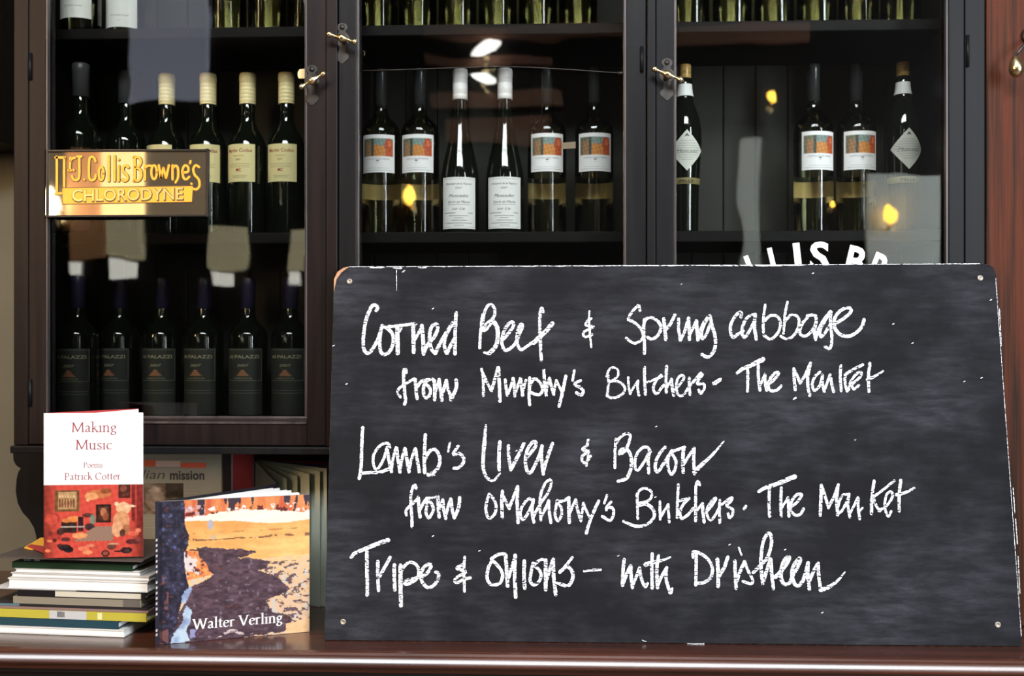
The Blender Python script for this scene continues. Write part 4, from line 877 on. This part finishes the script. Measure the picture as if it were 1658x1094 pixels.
# ================================================================== BOOKS
def rot_about(p, a): return Matrix.Translation(p) @ Matrix.Rotation(a, 4, 'Z') @ Matrix.Translation(-Vector(p))
YK = 1.613; YAWB = math.radians(-5)
zs_prev = CT
def flat_book(px0, px1, py0, py1, label, mode, cov, inside=(238, 236, 230), ang=None, depth=.165, deco=None, title=None, dy=0.0):
    """a closed book lying flat; mode 'pages': fore edge to the front, 'spine': spine to the front"""
    global zs_prev
    z0 = zs_prev+.0005; z1 = Z(py0, YK, (px0+px1)/2) if py0 else z0
    zs_prev = z1
    x0, x1 = X(px0, YK), X(px1, YK); t = min(.0022, (z1-z0)*.22); Y0 = YK+dy; a = YAWB if ang is None else math.radians(ang)
    org = Vector(((x0+x1)/2, Y0+depth/2, z0)); o = empty('book', org, label, 'book', 'books lying in the pile', a)
    hx = (x1-x0)/2; hd = depth/2; hz = z1-z0
    b = MB(); b.col(cov); 
    if mode == 'pages':
        b.box((-hx, -hd, 0), (hx, hd, t)); b.box((-hx, -hd, hz-t), (hx, hd, hz)); b.box((-hx, hd-t, t), (hx, hd, hz-t))
    else:
        b.box((-hx, -hd, 0), (hx, hd, t)); b.box((-hx, -hd, hz-t), (hx, hd, hz)); b.box((-hx, -hd, t), (hx, -hd+t, hz-t))
    f = lambda u, v: (-hx+u*2*hx, -hd-.0002, v*hz)
    if deco:
        for (u0, u1, v0, v1, c) in deco:
            b.col(c); b.quad(f(u0, v0), f(u1, v0), f(u1, v1), f(u0, v1))
    if title:
        for (s, u, ww, v, hh, c) in title:
            b.col(c); put_text(b, s, lambda x, y: (-hx+x*2*hx, -hd-.0004, y*hz), u, v, height=hh, width=ww, align='l')
    b.build('cover', 'gloss', o)
    b = MB(); b.col(inside); i = .0015
    b.box((-hx+i, -hd+(i if mode == 'pages' else t), t), (hx-i, hd-(t if mode == 'pages' else i), hz-t)); b.build('page_block', 'pages', o)
    return o
flat_book(-18, 190, 1027.8, 0, 'black and white patterned booklet at the very bottom of the pile', 'spine', (60, 60, 62), deco=[(.09, .2, 0, .9, (215, 212, 205)), (.3, .46, 0, .9, (190, 186, 180)), (.5, .62, .1, .9, (222, 220, 214)), (.78, .84, 0, .6, (150, 146, 140)), (.92, .99, .2, .9, (205, 203, 198))])
flat_book(-16, 213, 1015.2, 0, 'white paged book second from the bottom of the pile', 'pages', (232, 230, 226))
flat_book(-22, 203, 1002.5, 0, 'dark teal book under the yellow spined one', 'spine', (30, 70, 84))
flat_book(-14, 249, 988.8, 0, 'yellow spined book with a white patch on its spine', 'spine', (200, 186, 52), deco=[(.38, .62, .0, 1, (206, 206, 206)), (.43, .48, .2, .9, (150, 150, 152)), (.69, .72, .1, .9, (240, 236, 170))])
flat_book(-18, 252, 984.6, 0, 'pinkish thin magazine lying on the yellow spined book', 'spine', (150, 120, 112), dy=.001)
flat_book(-20, 250, 980.2, 0, 'dark thin magazine under the grey spined book', 'spine', (44, 42, 44), deco=[(0, .2, 0, 1, (96, 126, 138))], dy=.002)
flat_book(23, 240, 968.4, 0, 'grey beige spined paperback in the middle of the pile', 'spine', (150, 140, 122), title=[('GOYA', .05, .10, .3, .0032, (120, 110, 96)), ('selected stories', .30, .14, .3, .003, (112, 100, 84)), ('WINTER POEMS', .50, .18, .3, .0026, (116, 104, 88))], deco=[(.86, .99, 0, 1, (112, 104, 96))])
flat_book(30, 246, 957.4, 0, 'black spined paperback with a cream title strip', 'spine', (30, 28, 30), title=[('STORIES', .06, .10, .35, .0038, (150, 150, 148)), ('collected writing', .33, .2, .42, .0026, (90, 84, 76)), ('selected short prose', .64, .26, .42, .0026, (90, 84, 76))], deco=[(.30, .97, .12, .94, (222, 214, 194))])
flat_book(-14, 130, 955.4, 0, 'loose white pamphlet poking out left of the pile', 'pages', (236, 236, 234), dy=.006)
flat_book(14, 251, 938.4, 0, 'thick white paged book, largest of the white ones', 'pages', (240, 239, 236))
flat_book(19, 253, 929.6, 0, 'white paged book between the thick white and thin white ones', 'pages', (216, 210, 204))
flat_book(26, 238, 922.0, 0, 'thin white booklet under the green hardback', 'pages', (242, 242, 240))
flat_book(22, 226, 911.6, 0, 'dark green hardback near the top of the pile', 'spine', (28, 56, 36), dy=-.001)
flat_book(40, 236, 904.6, 0, 'black spined book with a grey emblem near the top of the pile', 'spine', (22, 22, 26), dy=.002, deco=[(.0, .06, .1, .9, (112, 124, 128)), (.09, .14, .1, .9, (150, 152, 138))], title=[('THE COMPLETE BOOK OF COUNTRY', .26, .56, .25, .0028, (120, 120, 114))])
flat_book(-4, 246, 901.8, 0, 'grey brown flat folder topping the pile', 'spine', (92, 82, 76), dy=-.012, depth=.16)
ZTP = zs_prev
# envelope and red leaflet lying on the folder
b = MB(); b.col((238, 178, 66)); pts = [Pz(x, y, ZTP+.0008) for x, y in ((39, 887), (46, 889.5), (150, 891), (150, 876), (66, 871))]; ev = MB(); ev.col((238, 178, 66)); ev.prism(pts, (0, 0, .0012)); o = ev.build('envelope', 'print', None, tuple(pts[0]), loc=pts[0]); tag(o, 'orange yellow envelope lying on the folder behind the poetry booklet', 'envelope')
pts = [Pz(x, y, ZTP+.0022) for x, y in ((44, 885), (72, 895.5), (140, 899.3), (140, 893), (78, 886), (50, 881.5))]; b = MB(); b.col((214, 66, 60)); b.prism(pts, (0, 0, .001)); o = b.build('leaflet', 'gloss', None, tuple(pts[0]), loc=pts[0]); tag(o, 'red leaflet slipped under the standing poetry booklet', 'leaflet')

# ---- poetry booklet standing open on the pile
ZP = ZTP+.0035
A0 = Pz(71, 903, ZP); A1 = Pz(232, 900.5, ZP); zt = P(71, 668.5, A0.y).z; hM = zt-ZP; 
pb = empty('booklet', A0, 'white and red poetry booklet standing open on the book pile', 'book'); PO = A0.copy()
exM = (A1-A0); exM.z = 0; wM = exM.length; exM.normalize(); nM = Vector((exM.y, -exM.x, 0))
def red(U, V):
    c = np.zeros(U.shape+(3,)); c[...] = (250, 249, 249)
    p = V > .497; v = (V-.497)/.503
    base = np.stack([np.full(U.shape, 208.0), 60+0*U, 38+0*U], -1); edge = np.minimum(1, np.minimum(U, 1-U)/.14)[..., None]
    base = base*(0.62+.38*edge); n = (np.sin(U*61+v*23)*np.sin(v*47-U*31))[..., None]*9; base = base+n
    def el(x, y, rx, ry, col):
        m = (((U-x)/rx)**2+((v-y)/ry)**2) < 1; base[m] = np.array(col)+n[m]*1.4
    def rc(x0, y0, x1, y1, col):
        m = (U > x0) & (U < x1) & (v > y0) & (v < y1); base[m] = np.array(col)+n[m]*1.4
    rc(.11, .07, .36, .37, (112, 76, 40)); rc(.14, .10, .33, .34, (182, 140, 92)); 
    for k in range(6): el(.16+.028*k, .25, .010, .07, (126, 74, 44)); el(.16+.028*k, .16, .008, .02, (222, 186, 136))
    el(.55, .13, .13, .06, (196, 108, 52)); el(.48, .16, .07, .05, (226, 150, 90)); el(.62, .09, .06, .04, (150, 76, 34)); el(.44, .21, .02, .02, (236, 176, 120))
    rc(.75, 0, .87, .19, (74, 30, 24)); el(.80, .06, .03, .05, (130, 66, 46)); el(.82, .14, .03, .03, (96, 44, 34))
    rc(.88, 0, .92, .5, (120, 26, 22)); rc(.94, 0, 1, .8, (132, 30, 24))
    rc(.52, .27, .68, .52, (52, 26, 20)); rc(.55, .30, .65, .49, (84, 48, 32)); el(.60, .38, .03, .06, (190, 110, 70)); el(.62, .44, .03, .05, (150, 74, 40))
    el(.08, .47, .08, .09, (160, 50, 30)); el(.08, .47, .066, .075, (200, 60, 36))
    rc(.18, .50, .33, .66, (48, 30, 26)); el(.30, .47, .07, .04, (226, 128, 48)); el(.23, .49, .05, .03, (206, 112, 40)); rc(.34, .44, .40, .64, (46, 26, 30)); rc(.17, .57, .46, .585, (176, 156, 140)); el(.44, .42, .06, .03, (96, 44, 42)); el(.49, .48, .03, .07, (120, 132, 112)); el(.46, .58, .05, .05, (60, 38, 40))
    m = (v > .58) & (v < .77) & (U > .30+(.77-v)*1.1) & (U < .70); base[m] = np.array((150, 116, 96))+28*np.sin((U+v*1.6)*150)[m][:, None]
    el(.36, .70, .08, .04, (232, 148, 84)); el(.80, .33, .075, .085, (232, 178, 130)); el(.86, .30, .07, .015, (238, 190, 150)); el(.78, .50, .085, .13, (214, 146, 96)); el(.74, .62, .06, .1, (222, 158, 112)); el(.83, .62, .04, .07, (170, 100, 60)); el(.73, .27, .02, .03, (240, 200, 160)); el(.79, .67, .03, .05, (84, 48, 34))
    el(.12, .70, .06, .06, (168, 40, 28)); el(.17, .64, .04, .05, (74, 40, 34)); el(.06, .66, .03, .03, (120, 40, 30)); el(.22, .75, .05, .03, (90, 40, 32)); el(.06, .77, .03, .02, (222, 120, 60)); el(.11, .76, .02, .03, (90, 36, 30))
    el(.21, .86, .065, .045, (40, 26, 28)); el(.25, .89, .05, .04, (34, 24, 28)); el(.16, .83, .03, .02, (70, 40, 40))
    el(.40, .88, .06, .03, (226, 108, 70)); el(.47, .84, .04, .02, (214, 120, 80)); el(.44, .93, .05, .03, (236, 136, 80)); el(.52, .87, .03, .015, (180, 70, 44))
    el(.62, .95, .042, .045, (56, 36, 34)); el(.62, .95, .026, .028, (150, 70, 50)); el(.68, .86, .05, .04, (110, 60, 44)); el(.70, .82, .06, .012, (190, 150, 120)); el(.83, .91, .06, .045, (40, 28, 30)); el(.83, .91, .03, .022, (80, 50, 50)); el(.75, .92, .05, .012, (48, 30, 30))
    el(.90, .68, .06, .03, (222, 90, 60)); el(.95, .64, .03, .03, (236, 130, 90)); el(.90, .79, .08, .04, (96, 36, 36)); el(.95, .76, .04, .03, (140, 60, 56)); el(.04, .90, .03, .02, (236, 120, 70))
    c[p] = base[p]; m = (U < .012); c[m] = c[m]*.92
    return c
def fr(u, v, off=0.0): return A0+exM*(u*wM)+UP*(hM*(1-v))+nM*off
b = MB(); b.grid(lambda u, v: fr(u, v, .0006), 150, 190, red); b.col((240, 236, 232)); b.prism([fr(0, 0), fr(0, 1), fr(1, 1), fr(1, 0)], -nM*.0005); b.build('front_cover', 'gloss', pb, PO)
b = MB(); b.col((150, 44, 58)); fm = lambda x, y: fr(x, 1-y, .0012)
pen_text(b, 'Making', fm, .277, .737, .868, .066, .034); pen_text(b, 'Music', fm, .318, .688, .747, .066, .034); b.build('title_lettering', 'print', pb, PO); b = MB(); b.col((150, 44, 58)); pen_text(b, 'Poems', fm, .398, .592, .622, .036, .034); pen_text(b, 'Patrick Cotter', fm, .207, .775, .5375, .048, .036); b.build('author_lettering', 'print', pb, PO)
ZM = zt; Bk = Pz(222, 661.3, ZM); dB = Vector((Bk.x-A0.x, Bk.y-A0.y, 0)); dB.normalize()
b = MB(); b.col((206, 44, 44)); tk = Vector((-dB.y, dB.x, 0))*.0006
b.prism([A0, A0+dB*wM, A0+dB*wM+UP*hM, A0+UP*hM], tk); b.build('back_cover', 'gloss', pb, PO)
b = MB(); b.col((248, 247, 244))
for k, fr_ in enumerate((.93, .955, .975, .99)):
    dd = (exM*(1-fr_)+dB*fr_).normalized(); s = .985-.004*k; b.prism([A0+dd*.004+UP*.002, A0+dd*wM*s+UP*.002, A0+dd*wM*s+UP*(hM-.0003-.0004*k), A0+dd*.004+UP*(hM-.0065)], Vector((dd.y, -dd.x, 0))*.0005)
b.build('pages', 'pages', pb, PO)

# ---- landscape painting book standing on the counter
W0 = Pz(258, 1043, CT+.0005); W1 = Pz(501, 1022, CT+.0005); zt = P(258, 812, W0.y).z; hW = zt-CT; 
wb = empty('art_book', W0, 'square art book with painted landscape cover standing open on the counter', 'book'); WO = W0.copy()
exW = W1-W0; exW.z = 0; wW = exW.length; exW.normalize(); nW = Vector((exW.y, -exW.x, 0))
def inpoly(U, V, poly):
    inside = np.zeros(U.shape, bool); n = len(poly); j = n-1
    for i in range(n):
        xi, yi = poly[i]; xj, yj = poly[j]
        cond = ((yi > V) != (yj > V)) & (U < (xj-xi)*(V-yi)/((yj-yi) if abs(yj-yi) > 1e-9 else 1e-9)+xi); inside ^= cond; j = i
    return inside
def uv(x, y):
    u = (x-65)/925; return u, (y-(148-36*u))/((1035-85*u)-(148-36*u))
def fbm(U, V, sx, sy, seed, octv=4):
    r = np.random.default_rng(seed); out = np.zeros(U.shape); amp = 1.0; tot = 0
    for k in range(octv):
        g = r.random((int(sy)+3, int(sx)+3)); x = U*sx; y = V*sy; xi = np.clip(x.astype(int), 0, int(sx)); yi = np.clip(y.astype(int), 0, int(sy)); fx = x-xi; fy = y-yi
        fx = fx*fx*(3-2*fx); fy = fy*fy*(3-2*fy)
        out += amp*((g[yi, xi]*(1-fx)+g[yi, xi+1]*fx)*(1-fy)+(g[yi+1, xi]*(1-fx)+g[yi+1, xi+1]*fx)*fy); tot += amp; amp *= .55; sx *= 2; sy *= 2
    return out/tot
def landscape(U, V):
    n1 = fbm(U, V, 6, 22, 1); n2 = fbm(U, V, 14, 14, 2); n3 = fbm(U, V, 30, 60, 3); n4 = fbm(U, V, 22, 5, 4); n5 = fbm(U, V, 40, 40, 5, 2)
    du = U+(n2-.5)*.05; dv = V+(n3-.5)*.03
    lerp = lambda a, c, t: np.array(a, float)+(np.array(c, float)-np.array(a, float))*np.clip(t, 0, 1)[..., None]
    c = lerp((236, 160, 74), (248, 204, 120), (V-.22)*2.2+(n1-.5)*1.3+U*.3)
    # pale dappled ground lower right
    m = (V > .42+(.06-U*.05)); t = lerp((244, 200, 130), (230, 190, 158), (n3-.3)*2+(V-.5)); c[m] = t[m]
    m = (V > .47) & (n3 < .40) & (U > .45); c[m] = (108, 82, 92)
    m = (V > .50) & (n5 > .70); c[m] = (206, 198, 190)
    # tree line
    top = V < .125+.02*np.sin(U*7+.8); t = lerp((206, 84, 34), (232, 140, 70), (n4-.35)*3); c[top] = t[top]
    m = top & (fbm(U, V, 18, 3, 11, 3) > .60); c[m] = (64, 50, 62)
    m = top & (U < .30) & (V > .04) & (n5 > .48); c[m] = (206, 160, 160)
    m = top & (n5 > .66) & (V > .05); c[m] = (240, 224, 216)
    m = top & (n5 < .33) & (V > .06); c[m] = (110, 40, 34)
    # bright band
    m = (V > .105+.02*np.sin(U*7+.8)+(n3-.5)*.03) & (V < .17-.02*np.sin(U*6)+(n1-.5)*.03); t = lerp((252, 246, 232), (255, 236, 206), n1); c[m] = t[m]
    m = (np.abs(V-.285-(n1-.5)*.05) < .006) & (n4 > .45); c[m] = (150, 96, 60)
    m = (np.abs(V-.24) < .004) & (n3 > .55); c[m] = (200, 128, 60)
    m = (((U-.33)/.02)**2+((V-.18)/.035)**2 < 1); c[m] = (186, 178, 184)
    m = (((U-.35)/.02)**2+((V-.26)/.03)**2 < 1) & (n5 > .45); c[m] = (214, 176, 140)
    # purple shadow
    pp = [uv(*q) for q in ((235, 445), (330, 432), (400, 440), (640, 450), (650, 470), (545, 497), (745, 520), (705, 560), (665, 582), (790, 612), (872, 690), (720, 760), (745, 832), (865, 850), (872, 900), (815, 952), (690, 965), (500, 1000), (120, 1040), (150, 930), (225, 760), (245, 690), (385, 600), (300, 540))]
    m = inpoly(U+(n2-.5)*.045, V+(n3-.5)*.03, pp); t = lerp((68, 48, 58), (104, 78, 88), (n3-.3)*2.4); c[m] = t[m]
    m2 = m & (n5 > .80); c[m2] = (116, 100, 112); m2 = m & (n5 < .16); c[m2] = (116, 62, 48)
    # orange foliage beside the trunk
    pp = [uv(*q) for q in ((212, 450), (290, 452), (300, 500), (355, 560), (385, 598), (300, 622), (232, 640))]
    m = inpoly(du, dv, pp); t = lerp((226, 110, 40), (244, 170, 90), (n5-.3)*2); c[m] = t[m]; m2 = m & (n2 > .56); c[m2] = (226, 210, 206)
    m2 = m & (n5 < .3); c[m2] = (90, 60, 66)
    # trunk
    pp = [uv(*q) for q in ((60, 140), (212, 130), (214, 230), (216, 290), (245, 360), (240, 420), (215, 470), (222, 600), (240, 680), (200, 760), (175, 880), (125, 1045), (60, 1045))]
    m = inpoly(U+(n2-.5)*.02, V, pp); t = lerp((36, 34, 50), (66, 60, 84), (n5-.3)*2); c[m] = t[m]; m2 = m & (n5 > .76); c[m2] = (76, 84, 136); m2 = m & (n5 < .20); c[m2] = (92, 58, 58); m2 = m & (U < .06) & (V > .5) & (n2 > .55); c[m2] = (120, 74, 74)
    # pale blue drapery
    for q in (((188, 740), (215, 700), (262, 672), (238, 735), (225, 775), (195, 775)), ((228, 795), (272, 825), (250, 900), (232, 950), (262, 1010), (205, 1025), (130, 1032), (165, 960), (205, 870))):
        m = inpoly(du, dv, [uv(*z) for z in q]); t = lerp((134, 150, 190), (196, 216, 232), (n2-.3)*2.4); c[m] = t[m]
    m = inpoly(du, dv, [uv(*z) for z in ((255, 935), (290, 945), (292, 985), (262, 1000))]); c[m] = (150, 150, 196)
    pp = [uv(*q) for q in ((840, 900), (990, 860), (990, 960), (820, 965))]
    m = inpoly(du, dv, pp); t = lerp((238, 180, 120), (246, 206, 160), n3); c[m] = t[m]
    m = (((U-.5)/.12)**2+((V-.965+.02*np.sin(U*30))/.012)**2 < 1) & (n3 > .45); c[m] = (214, 190, 190)
    m = U < .018; c[m] = c[m]*.72
    return c+(n5[..., None]-.5)*14
def wf(u, v, off=0.0): return W0+exW*(u*wW)+UP*(hW*(1-v))+nW*off
b = MB(); b.grid(lambda u, v: wf(u, v, .0006), 230, 220, landscape); b.col((210, 200, 190)); b.prism([wf(0, 0), wf(0, 1), wf(1, 1), wf(1, 0)], -nW*.0028); b.build('front_cover', 'gloss', wb, WO)
b = MB(); b.col((240, 236, 234)); pen_text(b, 'Walter Verling', lambda x, y: wf(x, 1-y, .0012), .214, .816, .086, .072, .058); b.build('title_lettering', 'print', wb, WO)
Bk = Pz(415, 789, zt); dW = Vector((Bk.x-W0.x, Bk.y-W0.y, 0)).normalized()
sW = (nW*.2-dW).normalized(); S0 = W0-exW*.006
b = MB(); b.col((40, 38, 52)); b.prism([S0, W0, W0+UP*hW, S0+UP*hW], dW*.011)
b.col((206, 196, 190))
for k in range(17):
    if k in (7,): continue
    z = hW*(.26+.037*k) if k < 15 else hW*(.06+.03*(k-15)); zz = hW-z-.004 if k < 15 else z
    p = S0-Vector((.0004, .0004, 0)); b.quad(p+UP*zz+exW*.0012, p+UP*zz+exW*.0036, p+UP*(zz+.004)+exW*.0042, p+UP*(zz+.004)+exW*.0018)
b.build('spine', 'gloss', wb, WO)
b = MB(); b.col((30, 30, 38)); Q0 = W0+dW*.010; b.prism([Q0, Q0+dW*wW, Q0+dW*wW+UP*hW, Q0+UP*hW], Vector((-dW.y, dW.x, 0))*.0028); b.build('back_cover', 'gloss', wb, WO)
b = MB(); b.col((250, 249, 246))
for k in range(14):
    t = .10+.84*k/13; dd = (exW*(1-t)+dW*t).normalized(); q = W0+dd*.008; L = wW*(.93+.03*math.sin(k*1.7))
    if k in (1,): continue
    b.prism([q+UP*.002, q+dd*L+UP*.002, q+dd*L+UP*(hW-.004), q+UP*(hW-.004)], Vector((-dd.y, dd.x, 0))*(.0006 if k < 8 else .0022))
b.build('pages', 'pages', wb, WO)

# ---- newspaper cutting leaning under the cabinet
YN = 1.84; zt = ZB-.004; xa, xb = X(214, YN), X(362, YN)
nw = empty('newspaper_cutting', (xa, YN, CT), 'framed newspaper cutting with bold black headline standing behind the booklet', 'newspaper')
NO = nw.location.copy()
def nf(px, py, off=0.0): return P(px, py, YN-off)
b = MB(); b.col((140, 132, 114)); b.box((xa, YN, CT+.0005), (xb, YN+.004, zt)); b.build('sheet', 'print', nw, NO)
b = MB()
def rect(x0, y0, x1, y1, c, off=.0004): b.col(c); b.quad(nf(x0, y1, off), nf(x1, y1, off), nf(x1, y0, off), nf(x0, y0, off))
rect(225, 744.5, 252, 755, (206, 92, 58)); rect(252, 746, 292, 755, (196, 160, 140)); rect(292, 749, 334, 757, (204, 88, 60)); rect(226, 742, 334, 743, (120, 100, 90)); rect(226, 757.6, 334, 758.4, (140, 120, 108))
def photo(U, V):
    n = fbm(U, V, 6, 6, 21); n2 = fbm(U, V, 16, 16, 22); c = np.zeros(U.shape+(3,)); c[...] = (106, 86, 68); c += ((n-.5)*120)[..., None]+((n2-.5)*50)[..., None]; m = (U > .66) & (V < .5); c[m] *= .5; m = ((U-.45)/.18)**2+((V-.5)/.4)**2 < 1; c[m] += 35; return c
b.grid(lambda u, v: nf(214+83*u, 782+50*v, .0004), 24, 18, photo)
for k in range(9): rect(301, 784+5.2*k, 331-(k % 3)*3, 785.6+5.2*k, (132, 124, 112))
for k in range(4): rect(226, 838+5*k, 320-(k*13 % 20), 839.4+5*k, (150, 140, 124))
b.col((74, 70, 64)); put_text(b, 'Italian', lambda x, y: nf(x, 775-y, .0006), 267, 0, height=15, width=66, shear=.25, align='r')
b.col((52, 48, 46)); put_text(b, 'mission', lambda x, y: nf(x, 776-y, .0006), 275, 0, height=15, width=56, bold=.025, align='l'); b.build('newsprint', 'print', nw, NO)
b = MB(); b.box((xb, YN-.004, CT+.0005), (xb+.012, YN+.006, zt)); b.build('frame_edge', 'sign_frame', nw, NO)
# ---- red book standing upright beside it
YR = 1.86; xa, xb = X(377, YR), X(409, YR)
rb = empty('red_book', (xa, YR, CT), 'red covered book standing upright between newspaper and fanned book', 'book'); RO = rb.location.copy()
b = MB(); b.col((176, 44, 42)); b.box((xa, YR, CT+.0005), (xb, YR+.002, ZB-.006)); b.box((xa, YR+.016, CT+.0005), (xb, YR+.018, ZB-.006)); b.box((xa, YR+.002, CT+.0005), (xa+.002, YR+.016, ZB-.006)); b.col((150, 148, 140)); b.box((xa-.006, YR-.0005, CT+.0005), (xa-.0002, YR+.018, ZB-.006)); b.build('cover', 'gloss', rb, RO)
b = MB(); b.box((xa+.0022, YR+.0022, CT+.002), (xb-.002, YR+.0158, ZB-.008)); b.build('page_block', 'pages', rb, RO)
# ---- open book with fanned pages
zf = Z(746, 1.87, 413)
H0 = P(413, 746, 1.87); H0.z = CT+.0005; HT = H0.copy(); HT.z = zf
fb = empty('open_book', H0, 'open book with fanned pages standing between the red book and the chalkboard', 'book'); FO = H0.copy()
def leaf(mb, ex_, ey_, Ye, k, th):
    E = P(ex_, ey_, Ye); d = Vector((E.x-H0.x, E.y-H0.y, 0)); off = Vector((-d.y, d.x, 0)).normalized(); o1 = off*(.0022*k)
    a, c = H0+o1, H0+d+o1; mb.prism([a, c, c+UP*(E.z-CT), a+UP*(zf-CT)], off*th)
b = MB(); b.col((176, 182, 166))
for k, (ex_, ey_, Ye) in enumerate(((446, 782, 1.80), (462, 776, 1.80), (478, 772, 1.80), (496, 768, 1.79), (512, 764, 1.79), (522, 760, 1.79))): leaf(b, ex_, ey_, Ye, k, .0009)
b.build('pages', 'print', fb, FO)
b = MB(); b.col((70, 66, 116)); leaf(b, 548, 757, 1.80, 6.5, .002); b.build('cover', 'gloss', fb, FO)
b = MB(); b.col((196, 46, 42)); leaf(b, 552, 751, 1.82, 8.5, .002); b.build('end_paper', 'gloss', fb, FO)

# ================================================================== HOOK on the pillar
hk = empty('coat_hook', P(1668, 60, 1.722), 'dark metal hook with brass teardrop tip on the red wood pillar', 'hook'); HO = hk.location.copy()
b = MB(); b.tube([P(1668, 58, 1.722), P(1666, 62, 1.70), P(1659, 72, 1.69), P(1650, 83, 1.69), P(1641, 94, 1.69)], [.003, .0026, .0022, .0022, .0024], 10); b.build('arm', 'iron', hk, HO)
b = MB(); c = P(1645, 108, 1.69); b.lathe([(0, -.0175), (.006, -.0155), (.010, -.010), (.0112, -.004), (.0095, .004), (.006, .012), (.003, .0165), (0, .018)], 20, Matrix.Translation(c) @ Matrix.Rotation(math.radians(-8), 4, 'Y')); b.build('tip', 'brass', hk, HO)
b = MB(); b.lathe([(0, 0), (.014, 0), (.014, .003), (0, .004)], 20, Matrix.Translation(P(1668, 58, 1.7215)) @ Matrix.Rotation(math.pi/2, 4, 'X')); b.build('rose', 'iron', hk, HO)
